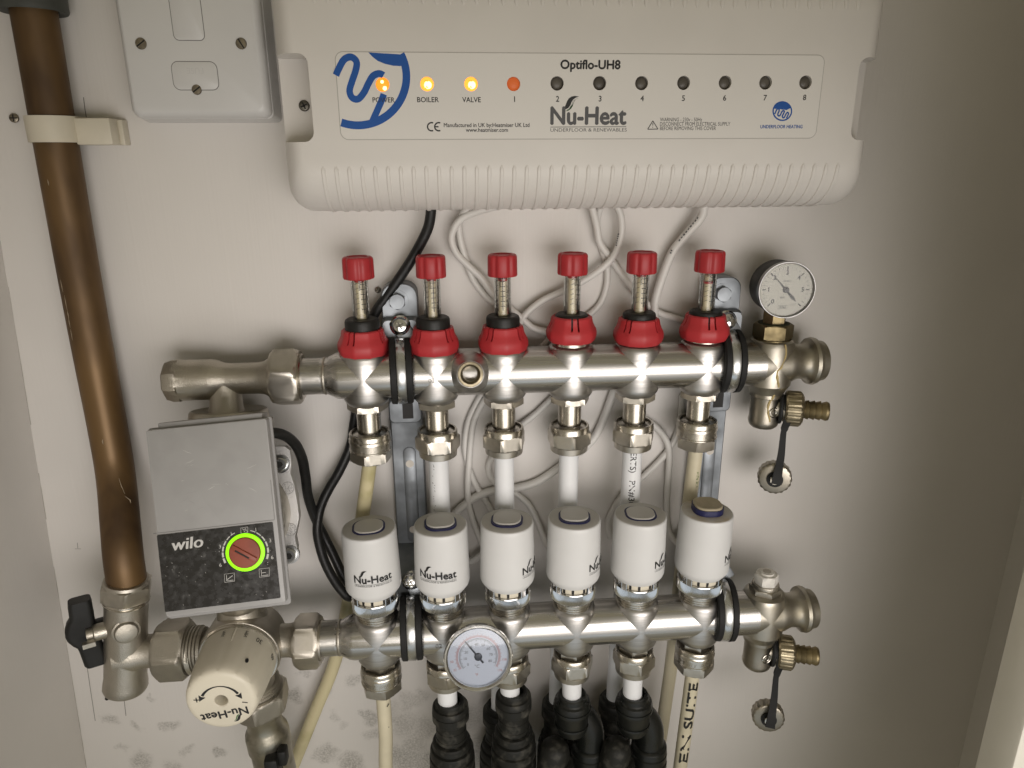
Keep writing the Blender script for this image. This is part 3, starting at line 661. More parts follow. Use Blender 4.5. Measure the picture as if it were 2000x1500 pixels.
def pipe(label, pts, r, mtl, grp, k=6):
    P = catmull(pts, k) if len(pts) > 2 else [Vector(p) for p in pts]
    t_ = root('heating_pipe', label, 'pipe', tuple(P[-1]), grp); part('pipe_wall', MB().tube(P, r, 32), mtl, t_); return t_
G1 = 'heating pipes from the upper rail'; G2 = 'heating pipes from the lower rail'
pA = pipe('thin yellowed pipe leaving the leftmost upper coupling and slanting away to the lower left', [(0, YT, -60), (-1.7, YT, -70), (-9.8, 20, -112), (-24, 27, -180), (-43.6, 32, -255), (-66, 34, -310), (-92, 34, -372), (-112, 34, -420)], 5.4, yellowpipe, G1)
pB = pipe('white pipe with a smudged print line beside the left bracket rail', [(50, YT, -60), (50, YT, -110), (50, YT, -155), (50, 20, -240), (48, 22, -420)], 7.6, whitepipe, G1)
pC = pipe('plain white pipe under the third upper coupling', [(100, YT, -60), (100, YT, -110), (100, YT, -155), (96, 19, -240), (92, 22, -420)], 7.6, whitepipe, G1)
pD = pipe('plain white pipe under the fourth upper coupling', [(150, YT, -60), (150, YT, -110), (150, YT, -155), (146, 19, -240), (144, 22, -420)], 7.6, whitepipe, G1)
pE = pipe('white pipe printed with a part number under the fifth upper coupling', [(200, YT, -60), (200, YT, -110), (200, YT, -155), (197, 19, -240), (195, 22, -420)], 7.6, whitepipe, G1)
pF = pipe('thin cream pipe in front of the right bracket rail with a green smear', [(250, YT, -60), (250.7, YT, -70), (249.2, 18, -118), (247, 20, -200), (245.2, 20, -270), (238, 20, -390), (236, 20, -430)], 5.6, creampipe, G1)
for (z0_, s_, w_) in ((-66, 'ERTS)', 17), (-90, 'PN#3096100', 41)):
    part('print', put_cyl(MB(), s_, 7.68, -.12, z0_-.5, 4.6, w_, .01, (200, YT, 0), vert=1), ink, pE, fix=False)
sm = MB(); rnd = random.Random(5)
for k in range(26):
    z = -70-k*1.9; a = -.62+rnd.uniform(-.12, .12)
    if rnd.random() < .25: continue
    sm.ribbon([(50+7.66*sin(a), YT+.1-7.66*cos(a), z), (50+7.66*sin(a+.10), YT+.1-7.66*cos(a+.10), z-rnd.uniform(.6, 2.2))], rnd.uniform(.4, .9), (sin(a), -cos(a), 0))
part('smudged_print', sm, ink, pB, fix=False)
gs = MB()
for k in range(22):
    a = rnd.uniform(.15, .6); z = -86-rnd.random()*13; r_ = rnd.uniform(.2, .7)
    gs.ribbon([(250.2+5.66*sin(a), YT+.4-5.66*cos(a), z), (250.2+5.66*sin(a+.08), YT+.4-5.66*cos(a+.08), z-r_*1.6)], r_, (sin(a), -cos(a), 0))
part('green_smear', gs, mat('green_smear', (.22, .27, .13), .6), pF, fix=False)
pG = pipe('cream pipe with tick marks dropping straight down below the leftmost lower coupling', [(0, YL, ZL-46), (0, YL, -290), (-2, YL, -330), (-3, YL, -430)], 5.6, creampipe, G2)
pH = pipe('cream pipe with black handwriting below the rightmost lower coupling', [(250, YL, ZL-46), (249.8, YL+.4, -260), (247.9, -13.2, -350), (246, -8.8, -440)], 5.8, creampipe, G2)
tk = MB()
for v in (1378, 1423, 1467):
    p = at(757, v, -22.5); tk.ribbon([p+Vector((-.5, -.2, -1.2)), p+Vector((1.2, .4, 1.3))], .8, (.5, -.9, 0))
part('tick_mark', tk, ink, pG, fix=False)
hw = MB()
put_cyl(hw, 'SUITE', 6.3, -.05, -305, 7.2, 47, .05, vert=-1); put_cyl(hw, 'EN', 6.3, -.05, -343, 7.2, 30, .05, vert=-1)
for i, v in enumerate(hw.v): hw.v[i] = v + Vector((249.8+(v.z+260)*.0211, -17.2+(-260-v.z)*.0467, 0))
part('handwriting', hw, ink, pH, fix=False)
for i, lab in ((1, 'left of the thermometer'), (2, 'right of the thermometer'), (3, 'on the fourth lower branch'), (4, 'on the fifth lower branch')):
    pipe('short white pipe stub below the lower coupling ' + lab, [(i*50, YL, ZL-44), (i*50+.6, YL, ZL-75), (i*50+1.2, YL, ZL-86)], 7.8, whitepipe, G2)

# black push-fit connectors at the foot of the picture
G3 = 'black push-fit connectors on the pipe ends'
def pushfit(label, x, y, z, s=1.0, long=True, tilt=(0, 0, -1), mtl=dusty):
    t_ = root('push_fit_connector', label, 'pipe fitting', (x, y, z-120), G3); M = axm((x, y, z), tilt)
    part('collet', MB().ring([(8.2*s, 0), (10.6*s, -.3), (11.4*s, .8), (11.4*s, 3), (12.6*s, 4.2), (8.2*s, 5)], 48, M), mtl, t_)
    part('cap_nut', MB().polar([(3.6, 11.6*s), (4.2, 13.6*s), (5.2, 14.3*s), (8.6, 14.6*s), (9.0, 14.1*s), (9.6, 14.1*s), (10, 14.7*s), (16.4, 14.7*s), (17.2, 14.0*s), (17.4, 12.6*s)], 56, M), mtl, t_)
    part('neck', MB().polar([(17.2, 12.7*s), (24, 12.3*s), (24.4, 11.8*s), (25.2, 11.8*s), (25.6, 12.3*s), (33, 12.2*s), (33.4, 12.8*s), (36, 12.8*s), (36.4, 12.0*s), (40, 11.6*s)], 56, M), mtl, t_)
    if long:
        part('lower_cap', MB().polar([(37.5, 11.6*s), (38.2, 14.4*s), (39.4, 15.4*s), (43.5, 15.8*s), (44.2, 15.0*s), (44.8, 15.0*s), (45.4, 17.0*s), (47, 17.6*s), (52.5, 17.8*s), (53.2, 16.8*s), (54, 16.8*s), (54.6, 18.4*s), (60, 18.6*s), (60.8, 17.4*s)], 64, M), mtl, t_)
        part('body_tube', MB().polar([(60, 17.2*s), (64, 17.2*s), (64.6, 18.6*s), (74, 18.8*s), (75, 17.6*s), (130, 17.6*s)], 56, M), mtl, t_)
    return t_
pushfit('dusty black stepped push-fit connector under the pipe left of the thermometer', 52.4, YL, -262, 1.0)
pushfit('dusty black stepped push-fit connector under the pipe right of the thermometer', 103, YL, -257, 1.0)
glossb = mat('black_plastic_gloss', (.009, .010, .0085), .36, 0, .1, 400, .3, 60, None, .1)
def elbowfit(label, x, z, sgnx):
    t_ = root('push_fit_connector', label, 'pipe fitting', (x, YL, z-120), G3); M = axm((x, YL, z), (0, 0, -1))
    part('collet', MB().ring([(8.2, 0), (10.6, -.3), (11.6, .8), (11.8, 4), (13.4, 6), (8.2, 7)], 48, M), glossb, t_)
    part('cap_nut', MB().polar([(4.5, 11.8), (6, 14.2), (9, 15.0), (13, 14.6), (15, 13.8), (33, 13.0), (36, 11.5), (37, 8)], 56, M), glossb, t_)
    part('nut_band', MB().ring([(12.4, -9.4), (15.3, -9.4), (15.5, -10.6), (15.3, -12.6), (12.4, -12.8)], 48, Matrix.Translation((x, YL, z-2))).ring([(12, -25), (13.8, -25), (14, -26), (13.8, -27.4), (12, -27.6)], 48, Matrix.Translation((x, YL, z-2))), glossb, t_)
    dome = [(0, 1.5), (-.6, 5), (-2.4, 8.6), (-5.5, 11), (-9.5, 12.2), (-21, 12.4), (-21.6, 11.6), (-22.6, 11.6)]
    part('left_outlet', MB().polar(dome, 40, axm((x-13.5, YL-9, z-38), (.16, 0, 1))), dusty, t_)
    part('right_outlet', MB().tube(catmull([(x+2, YL+5, z-24), (x+11, YL+6, z-30), (x+16.5, YL+6, z-42), (x+17, YL+6, z-60)], 6), [9.5]+[10.5+k*.1 for k in range(18)], 32), glossb, t_)
    for (dx, dy, zz_, mt_) in ((-14.6, -9, -58, dusty), (17, 6, -57, glossb)):
        part('outlet_collar', MB().polar([(0, 11.6), (-.8, 13.6), (-2.2, 14.8), (-7, 15.2), (-7.6, 14.5), (-8.4, 14.5), (-9, 15.4), (-15, 15.5), (-15.8, 14.6), (-17, 14.6), (-17.6, 15.8), (-60, 15.9)], 56, Matrix.Translation((x+dx, YL+dy, z+zz_))), mt_, t_)
    return t_
elbowfit('glossy black double elbow connector below the fourth lower branch', 150.9, -264, 1)
elbowfit('glossy black double elbow connector below the fifth lower branch', 202.3, -268, 1)
for x, z, lab in ((93, -305, 'third'), (145, -303, 'fourth'), (196, -304, 'fifth')):
    pushfit('shaded black connector on the rear white pipe below the %s upper coupling' % lab, x, 22, z, .92)

# ------------------------------------------------------------------ wall brackets and rail clamps
for bx, lab in ((26, 'left galvanised bracket rail behind the manifold, bolt head showing at the top'), (269, 'right galvanised bracket rail behind the manifold, next to the pressure gauge')):
    br = root('wall_bracket', lab, 'bracket', (bx, WY, -200), 'manifold wall brackets')
    ol = rrect(25, 300, 9)
    part('back_plate', MB().slab([(WY, rrect(25, 306, 2)), (WY-9.6, rrect(25, 306, 2)), (WY-11, rrect(22.8, 304, 2))], T(bx, -96-11)), zinc, br)
    # upright ear with the bolt
    part('ear', MB().slab([(WY, rrect(26, 34, 9)), (WY-15, rrect(26, 34, 9)), (WY-16, rrect(24.6, 32.6, 9))], T(bx, 46)), zinc, br)
    part('step', MB().slab([(WY, rrect(27, 36, 4)), (WY-20, rrect(27, 36, 4)), (WY-23, rrect(25, 33, 4))], T(bx, 21)), zinc, br)
    part('bolt', hexnut(MB(), 6.2, 0, 4.2, .8, axm((bx-1.5, WY-16, 50.5), (0, -1, 0))).polar([(-.8, 8.2), (.3, 8.0)], 32, axm((bx-1.5, WY-16, 50.5), (0, -1, 0))), zinc, br)
    em = part('pressed_channel', MB().slab([(WY-10.9, rrect(10, 84, 5)), (WY-11.6, rrect(9.6, 83.6, 5)), (WY-12.0, rrect(8, 82, 4.2))], T(bx+1, -108)), zinc, br)
    for z in (-80, -138):
        part('hole', MB().polar([(0, 3.1), (.25, 3.1)], 24, axm((bx+1, WY-12.0, z), (0, -1, 0))), mat('bare_plaster', (.60, .56, .50), .7), em)
    part('lower_block', MB().slab([(WY-8, rrect(25, 20, 4)), (WY-16, rrect(25, 20, 4)), (WY-17.5, rrect(23, 18, 4))], T(bx, -34)), zinc, br)
    part('slot', MB().box(bx-2, bx+6, WY-17.8, WY-17.2, -40, -27), dark, br)
    arm = MB().loops([[(x, y, z) for y, z in ((WY, -150), (WY-10, -150), (6, -166), (0, -172), (0, -180), (10, -182), (WY, -176))] for x in (bx-12.5, bx+12.5)])
    part('lower_arm', arm, zinc, br)
cl_lab = ('rubber lined steel clamp round the upper rail at the left bracket', 'rubber lined steel clamp round the upper rail at the right bracket', 'rubber lined steel clamp round the lower rail at the left bracket', 'rubber lined steel clamp round the lower rail at the right bracket')
for k, (cx, Y, Z, yw) in enumerate(((25.6, YT, 2, 4), (270.5, YT, 2, -6), (25.4, YL, ZL+5, 2), (269.5, YL, ZL+4, -8))):
    cl = root('rail_clamp', cl_lab[k], 'pipe clamp', (cx, Y, Z-24), 'rubber lined rail clamps')
    d = Vector((cos(rad(yw)), sin(rad(yw)), 0)); M = axm((cx, Y, Z), d)
    part('rubber_lining', MB().ring([(RB+.4, -8), (22.6, -8), (23.8, -7.2), (24.0, -3.6), (21.8, -3.3), (21.8, 3.3), (24.0, 3.6), (23.8, 7.2), (22.6, 8), (RB+.4, 8)], 72, M), rubber, cl)
    part('steel_band', MB().ring([(22, -3.3), (23.4, -3.2), (23.9, -2.2), (23.9, 2.2), (23.4, 3.2), (22, 3.3)], 72, M), zinc_b, cl)
    if k < 2: sp_, sd = (cx+(.5 if k == 0 else -6), YT+5, 34.5), (0, -1, .25)
    else: sp_, sd = (cx+.6, -6, Z+33), (0, -1, .35)
    if k == 1: sp_ = (cx-2, YT+2, 33)
    Ms = axm(sp_, sd, .5)
    lug = part('lug', MB().bevelbox(-6.5, 6.5, -15 if k < 2 else -14, 6, -9, -2, 1.5, 2, Ms), zinc, cl)
    sh = part('clamp_screw', MB().polar([(-3, 7.2), (-2.2, 7.4), (-1.6, 6.2), (.4, 5.8), (2.2, 4.6), (3.0, 2.6), (3.1, 1)], 36, Ms), chrome, cl)
    part('cross_slot', MB().box(-3.0, 3.0, -.55, .55, 1.4, 3.25, Ms).box(-.55, .55, -3.0, 3.0, 1.4, 3.25, Ms), screwd, sh)

# ------------------------------------------------------------------ actuators
ac_lab = ('leftmost white actuator, lettering facing forward, beside the black cable', 'second white actuator from the left, lettering facing forward', 'third white actuator from the left, above and right of the thermometer', 'fourth white actuator from the left',
          'fifth white actuator from the left, nearly flush button', 'rightmost white actuator with its navy button raised and stained tan')
def abody(z): return 19.7 + (92-z)*(20.7-19.7)/46.0
for i in range(6):
    base = (i*50 - (.6, .6, 1.0, 1.2, 1.6, 1.8)[i]*(i > 1), YL, ZL); V = Matrix.Translation(base)
    lean = (Matrix.Rotation(rad((-.8, .2, 0, .2, .4, 1.2)[i]), 4, 'Y'))
    V = V @ lean
    ac = root('valve_actuator', ac_lab[i], 'valve actuator', (base[0], YL, ZL+14), 'white actuators on the lower rail')
    part('threaded_collar', MB().polar([(12, 13.6), (14, 14.4)] + [q for k in range(4) for q in ((15+k*1.9, 14.6), (15.7+k*1.9, 14.6), (16.0+k*1.9, 14.0), (16.6+k*1.9, 14.0))] + [(23, 15.4), (26.5, 15.6), (27, 15.2)], 64, V), nick, ac)
    kn = part('knurled_ring', MB().polar([(24.8, 15.4), (25.6, 16.4), (26.6, 16.9)] + [(z, (lambda a: 17.0+.28*(1 if int(round(a/(2*pi)*240)) % 2 else -1))) for z in (26.8, 34.6)] + [(34.9, 17.0), (35.6, 16.8), (35.8, 16.0), (34.4, 15.4)], 240, V), chrome, ac)
    part('inner_skirt', MB().polar([(33, 14.6), (35, 15.0), (41, 15.3), (46, 16.4)], 56, V), creamd, ac)
    nt = MB()
    for a_ in (-30, -5, 28, 62):
        a = rad(a_ + (4, 8, 2, -4, -2, 6)[i]); nt.add([(15.42*sin(a+s_*.06), -15.42*cos(a+s_*.06), z) for s_ in (-1, 1) for z in (36, 40.4)], [(0, 1, 3, 2)], V)
    part('skirt_notch', nt, dark, ac, fix=False)
    def dround(r, t=rad((0, 5, 10, 12, 20, 8)[i])): return lambda a: r*(1-.012*cos(4*(a+t)))
    sl = MB()
    for a_ in (-62, -48, 40, 54):
        a = rad(a_); M2 = V @ Matrix.Rotation(a, 4, 'Z'); sl.bevelbox(-2.2, 2.2, -17.0, -15.2, 34.5, 43, .3, 1, M2)
    part('bayonet_lug', sl, chrome, ac)
    bd = part('housing', MB().polar([(40.6, 15.0), (40.8, 17.4), (44.4, 19.9), (46.2, dround(20.6)), (48, dround(20.7))] + [(z, dround(abody(z))) for z in (60, 75, 88, 90.4)] + [(91.6, dround(19.3)), (92.0, dround(18.7))], 80, V, True, False), whitep, ac)
    part('top_face', MB().polar([(91.95, dround(18.75)), (92.25, dround(18.0)), (92.5, dround(12))], 80, V, False, True), whitet if i < 5 else mat('stained_top', (.52, .50, .46), .55, 0, .05, 900, 0, 45, vcol=(.40, .32, .20), vlo=.48, vhi=.70), bd)
    h = (.35, 1.1, .9, 1.0, .25, 5.4)[i]; tw = Matrix.Rotation(rad((4, 3, -8, -8, -6, -2)[i]), 4, 'Z'); B = V @ tw
    def fl(o): return [[(x, z_) for x, z_ in q] for q in o]
    rim = rrect(*((23.4, 23.4) if i < 5 else (22.4, 22.4)), 9, 8); btn = rrect(20.6, 20.6, 8, 8); btn2 = rrect(19.4, 19.4, 7.6, 8)
    dx, dz = (-.2, 0)
    bk = part('button_side', MB().loops([[(x, y, 91.5) for x, y in rim], [(x, y, 92.5+h*.55) for x, y in rim], [(x, y, 92.7+h*.8) for x, y in rrect(22.4, 22.4, 8.6, 8)]], B), navy, ac)
    off = (0, 1.4, 1.2, 1.2, 0, 0)[i]
    part('button', MB().loops([[(x, y+off, 92+h*.6) for x, y in btn], [(x, y+off, 92.9+h) for x, y in btn], [(x, y+off, 93.4+h) for x, y in btn2]], B), button_m if i < 5 else tan, bk)
    la = rad((7.5, -8.7, 67, 64, 61, 70)[i]); zc = (58.6, 58.6, 57, 57, 57, 58)[i]; capm = 5.6; wd = 28.0; off_w = 0 if i < 2 else wd/2/20.5-.35
    t_ = MB(); Rf = lambda z: abody(z)*1.013+.08
    org = (base[0], YL, ZL)
    ang = la
    put_cyl(t_, 'Nu-Heat', 20.6, ang, zc, capm, wd, .04, Rz=Rf, M=V)
    put_cyl(t_, 'UNDERFLOOR & RENEWABLES', 20.6, ang, zc-3.0, 1.15, wd, .0, Rz=Rf, M=V)
    for q in range(14):
        a0 = ang+(-wd/2+wd*q/14)/20.6; a1 = ang+(-wd/2+wd*(q+1)/14)/20.6
        z_ = zc-1.2; r_ = Rf(z_); t_.ribbon([V @ Vector((r_*sin(a), -r_*cos(a), z_)) for a in (a0, a1)], .18, (sin(a0), -cos(a0), 0))
    lf = [((x*5.4-wd/2)/20.6+ang, zc+y*capm) for x, y in LEAF1]
    t_.poly([V @ Vector(((Rf(z_)+.07)*sin(a), -(Rf(z_)+.07)*cos(a), z_)) for a, z_ in lf])
    part('lettering', t_, ink, bd, fix=False)

# ------------------------------------------------------------------ pressure gauge
pg = root('pressure_gauge', 'round black pressure gauge on the brass stem at the right end of the upper rail', 'gauge', (303, YT, 18))
V = Matrix.Translation((303, YT, 0))
part('brass_bush', hexnut(MB(), 14.6, 19.0, 30.5, 1.2, V, .2).polar([(17, 13.6), (19.2, 13.8)], 40, V), brass, pg)
part('bush_recess', MB().polar([(30.2, 11.6), (30.9, 11.3)], 40, V), mat('verdigris', (.06, .065, .03), .8, 0, .5, 300, .5, 150), pg)
part('stem', hexnut(MB(), 8.6, 30.5, 42, .5, V, .5), brass, pg)
GD = Vector((-.10, -1, .02)).normalized(); gc = Vector((303.4, 3.5, 57.5)); M = frame(gc, GD.cross(Vector((0, 0, -1))), GD)
_ex = Vector((0, 0, 1)).cross(GD).normalized()*-1
_ex = Vector((GD.y*-1, GD.x, 0)).normalized(); _ez = GD.cross(_ex)*-1
M = frame(gc, _ex, GD); gz = M.to_3x3() @ Vector((0, 1, 0)); sgn = 1 if gz.z > 0 else -1
def G(x, y, h=0): return gc + _ex*x + gz*(sgn*y) + GD*h
part('case', MB().polar([(-27, 15), (-26.5, 17.5), (-24, 19.2), (-3, 19.9), (-2.6, 20.2)], 64, M), blackp, pg)
part('bezel', MB().ring([(20.0, -3), (20.5, -2.4), (20.5, .4), (20.1, 1.4), (19.8, 1.4), (19.3, .4), (19.2, -2.4), (19.6, -3)], 72, M), mat('dark_bezel', (.34, .335, .33), .28, 1, 0, 1, .2, 80), pg)
fc = part('dial', MB().polar([(-2.2, 19.4), (-1.6, 19.3)], 56, M), dialface, pg)
tm = MB()
for k in range(25):
    a = rad(225-270*k/24); maj = k % 4 == 0; r0 = 16.9 if maj else 16.6; r1 = 14.3 if maj else 15.3
    tm.ribbon([G(r0*cos(a), r0*sin(a), -1.5), G(r1*cos(a), r1*sin(a), -1.5)], .85 if maj else .35, GD)
for k in range(6):
    a = rad(225-270*k/6); put(tm, str(k), G(12.2*cos(a), 12.2*sin(a)-1.3, -1.5), _ex, gz*sgn, 3.1, None, 'c', .05)
put(tm, 'bar', G(-1.6, -6.2, -1.5), _ex, gz*sgn, 1.7, None, 'c', .02); put(tm, 'EN 837-1', G(.6, 5.6, -1.5), _ex, gz*sgn, 1.3, 5.4, 'c', .02)
put(tm, 'WIKA', G(-1.0, -13.3, -1.5), _ex, gz*sgn, 1.4, 4.6, 'c', .03); put(tm, 'CL 2.5', G(6.2, -11.4, -1.5), _ex, gz*sgn, 1.1, 3.6, 'c', 0)
q = [G(x, y, -1.5) for x, y in ((-4.2, -13.9), (2.2, -13.9), (2.2, -11.3), (-4.2, -11.3), (-4.2, -13.9))]; tm.ribbon(q, .25, GD)
part('dial_print', tm, ink, fc, fix=False)
a = rad(133)
pn = MB().ribbon([G(11.6*cos(a+pi), 11.6*sin(a+pi), -1.0), G(9*cos(a+pi), 9*sin(a+pi), -1.0), G(8*cos(a+pi), 8*sin(a+pi), -1.0), G(4*cos(a+pi), 4*sin(a+pi), -1.0), G(0, 0, -1.0), G(14*cos(a), 14*sin(a), -1.0)], [.3, 1.6, 2.6, 1.6, 1.5, .35], GD)
part('pointer', pn.polar([(-1.4, 2.3), (-.4, 2.2), (-.2, 1.6)], 24, M), blackp, pg, fix=False)
part('glass', MB().polar([(.35, 18.5), (.6, 12), (.75, 4)], 48, M), dialglass, pg)

# ------------------------------------------------------------------ thermometer
th = root('thermometer', 'round chrome rimmed dial thermometer on the front of the lower rail', 'thermometer', (75, -50, -222))
TD2 = Vector((0, -cos(rad(12)), sin(rad(12)))); ex = Vector((1, 0, 0)); ez = Vector((0, sin(rad(12)), cos(rad(12))))
tcn = Vector((74.6, -51, -197.0)); M = axm(tcn, TD2)
part('pocket', MB().polar([(-40, 17), (-30, 17), (-22, 16.5), (-17, 15.2), (-12, 13), (-8, 12.4), (-5, 12.2)], 56, M), steel_v, th)
part('case', MB().polar([(-7, 16), (-6.4, 22), (-5.4, 24), (-2.6, 24.6)], 72, M), chrome, th)
part('bezel', MB().ring([(24.3, -2.5), (25.2, -1.6), (25.3, .6), (24.6, 1.8), (23.4, 1.8), (22.3, .6), (22.2, -2.6)], 96, M), chrome, th)
td = part('dial', MB().polar([(-2.4, 23.2), (-1.9, 23)], 64, M), thermo_face, th)
def H(r, a, h=-1.8): return tcn + ex*(r*sin(a)) + ez*(r*cos(a)) + TD2*h
cdir = TD2
t1, t2 = MB(), MB()
for k in range(81):
    a = rad(-128+256*k/80*.94+2); r1 = 11.6 if k % 10 == 0 else (12.2 if k % 5 == 0 else 12.8)
    t1.ribbon([H(14, a), H(r1, a)], .24, cdir)
for k in range(15, 146, 1):
    a = rad(-122+244*(k-15)/130); t2.ribbon([H(15.1, a), H(16.4 if k % 5 else 17.2, a)], .22, cdir)
t1.ribbon([H(14, rad(-128+4*k)) for k in range(64)], .16, cdir); t2.ribbon([H(15, rad(-124+4*k)) for k in range(63)], .2, cdir)
for k in range(9):
    a = rad(-126+30*k); put(t1, str(k*10), H(9.4, a)-ez*.9, ex, ez, 1.9, None, 'c', .0)
put(t1, '\u00b0C', H(7.6, pi)-ez*.9-ex*1.0, ex, ez, 2.4, None, 'c', .0)
for s_, ang in (('32', -118), ('50', -98), ('158', 100), ('176', 126)): put(t2, s_, H(19.4, rad(ang))-ez*.8, ex, ez, 1.7, None, 'c', .0)
put(t2, '\u00b0F', H(13.8, pi)-ez*.9-ex*1.6, ex, ez, 2.0, None, 'c', .0)
part('celsius_scale', t1, greyink, td, fix=False); part('fahrenheit_scale', t2, red_ink, td, fix=False)
a = rad(-37)
part('pointer', MB().ribbon([H(6, a+pi, -1.2), H(3.5, a+pi, -1.2), H(0, a, -1.2), H(10, a, -1.2), H(15.4, a, -1.2)], [1.5, 1.5, 1.3, 1.1, .9], cdir).polar([(-1.7, 2.9), (-.8, 2.8), (-.5, 1.6)], 28, M), mat('pointer_blue_black', (.02, .024, .04), .4), th, fix=False)
part('glass', MB().polar([(.2, 23), (.9, 15), (1.2, 5)], 64, M), clear('thermometer_glass', (.93, .95, .98), 1.6), th)

# ------------------------------------------------------------------ drain valves
def knurl(r, n, d=.35): return lambda a: r + d*(1 if cos(n*a) > 0 else -1)
for Y, Z, lab, capu in ((YT, 0, 'upper brass and nickel drain valve with black strap and hanging cap', (1513, 935, 3)), (YL, ZL, 'lower brass and nickel drain valve with black strap and hanging cap', (1501, 1403, -31))):
    dv = root('drain_valve', lab, 'drain valve', (303, Y, Z-52), 'drain valves at the right hand end'); V = Matrix.Translation((303, Y, Z))
    part('valve_body', MB().polar([(-19, 11.4), (-20, 12.4), (-26, 12.4), (-26.6, 11.4), (-28, 11.2), (-44, 11.2), (-46, 11.7), (-48, 11.4), (-50, 10.6), (-51.6, 9), (-52, 6.5)], 56, V), satin, dv)
    e_ = MB().ring([(3.4, 0), (3.8, .3), (4.2, 0), (3.9, -.4)], 24, axm((303+2.5, Y-11.3, Z-37), (.22, -1, 0))).ring([(1.5, 0), (1.9, .3), (2.2, 0)], 20, axm((303+2.5, Y-11.3, Z-37), (.22, -1, 0)))
    part('cast_mark', e_, nick, dv)
    d = Vector((.93, -.36, 0)).normalized() if Z == 0 else Vector((.95, -.3, 0)).normalized()
    M = axm(Vector((303, Y, Z-35.5))-d*3, d)
    part('spigot', MB().polar([(6, 8.6), (15, 8.6), (16, 10.4), (18, 10.6), (19, 9)], 40, M), satin, dv)
    part('strap_loop', MB().ring([(8.8, 13.0), (12.2, 13.0), (12.6, 14.2), (12.2, 15.4), (8.8, 15.4)], 40, M), rubber, dv)
    part('union_nut', MB().polar([(17, 10), (17.4, 12.4), (18.6, 13.4)] + [(z, knurl(13.5, 22, .22)) for z in (19, 28)] + [(29.4, 12.6), (30.6, 10.6), (31.5, 7)], 132, M), brassn, dv)
    part('hose_tail', MB().polar([(30, 7)] + [q for k in range(4) for q in ((30.6+k*4.2, 6.2), (33.8+k*4.2, 7.3), (34.4+k*4.2, 7.4))] + [(48.6, 6.8), (49, 6.2), (49, 4.2), (43, 4)], 48, M), brass, dv)
    lp = Vector((303, Y, Z-35.5))+d*14.2; cp_ = at(*capu)
    tp = lp + Vector((0, 0, -8)); 
    P = catmull([lp+Vector((.5, -2, 11)), lp+Vector((-1, -9.5, 5)), lp+Vector((-1.5, -10.5, -6)), lp*.72+cp_*.28+Vector((-1.5, -7, 0)), lp*.4+cp_*.6+Vector((-1, -7, 0)), cp_+Vector((-2, -8, 8)), cp_+Vector((-3, -9.6, 0))], 6)
    stp = MB(); Ls = []
    for i, p in enumerate(P):
        f_ = i/(len(P)-1); w = 3.6 if f_ < .25 else (2.6 if f_ < .5 else (2.0+3.5*(f_-.5)))
        if f_ < .12: w = 2.2+12*f_
        tt = (P[min(i+1, len(P)-1)]-P[max(i-1, 0)]).normalized(); sd = tt.cross(Vector((-.4, -1, 0))).normalized(); nn = sd.cross(tt)
        Ls.append([p+sd*w+nn*1.0, p-sd*w+nn*1.0, p-sd*w-nn*1.0, p+sd*w-nn*1.0])
    part('strap', stp.loops(Ls), rubber, dv)
    cdn = Vector((-.42, -1, .05)) if Z == 0 else Vector((-.30, -1, .10)); Mc = axm(cp_, cdn)
    cpz = part('blanking_cap', MB().polar([(-9, 10.8), (-8.6, 12)] + [(z, knurl(12.6, 18, .22)) for z in (-8, -.6)] + [(.4, 11.9), (.9, 10.6), (1.0, 5)], 108, Mc), satin, dv)
    part('strap_eye', MB().ring([(3.6, .6), (6.0, .6), (6.2, 2.4), (3.6, 2.6)], 36, Mc), rubber, cpz)
    part('cap_stud', hexnut(MB(), 4.0, 1, 4.2, .4, Mc).polar([(4.1, 2.0), (4.5, 1.6)], 4, Mc), nick, cpz)

# ------------------------------------------------------------------ pump inlet tee
tee = root('inlet_tee', 'cast nickel tee joining the upper rail to the top of the pump', 'pipe fitting', (-100, YT, -20))
X = axm((0, YT, 0), (1, 0, 0))
part('tee_run', MB().polar([(-122, 14.4), (-108, 14.4), (-104, 13.8), (-98.5, 11.6), (-95, 11.2), (-76, 11.2), (-71, 12), (-67, 14.5), (-65, 15.2)], 64, X), cast, tee)
part('end_cap', MB().polar([(z, facet(r, 8, .9, .2)) for z, r in ((-138.5, 12.4), (-137.6, 13.6), (-133, 15.2), (-128.6, 15.2))] + [(-128, 14.6), (-120, 14.4)], 96, X), cast, tee)
part('tee_branch', MB().polar([(-30, 14.5), (-24, 12.6), (-20, 11.6), (-14, 11.0), (0, 10.8)], 48, frame((-99, YT, 0), (1, 0, 0), (0, .22, 1))), cast, tee)
part('union_nut', hexnut(MB(), 21.6, -65.5, -45.6, 3.2, X, .08), nickflat, tee)
part('nut_collar', MB().ring([(13.4, -46), (16.4, -46), (16.8, -44.6), (15.6, -43.8), (13.4, -43.8)], 56, X), nick, tee)

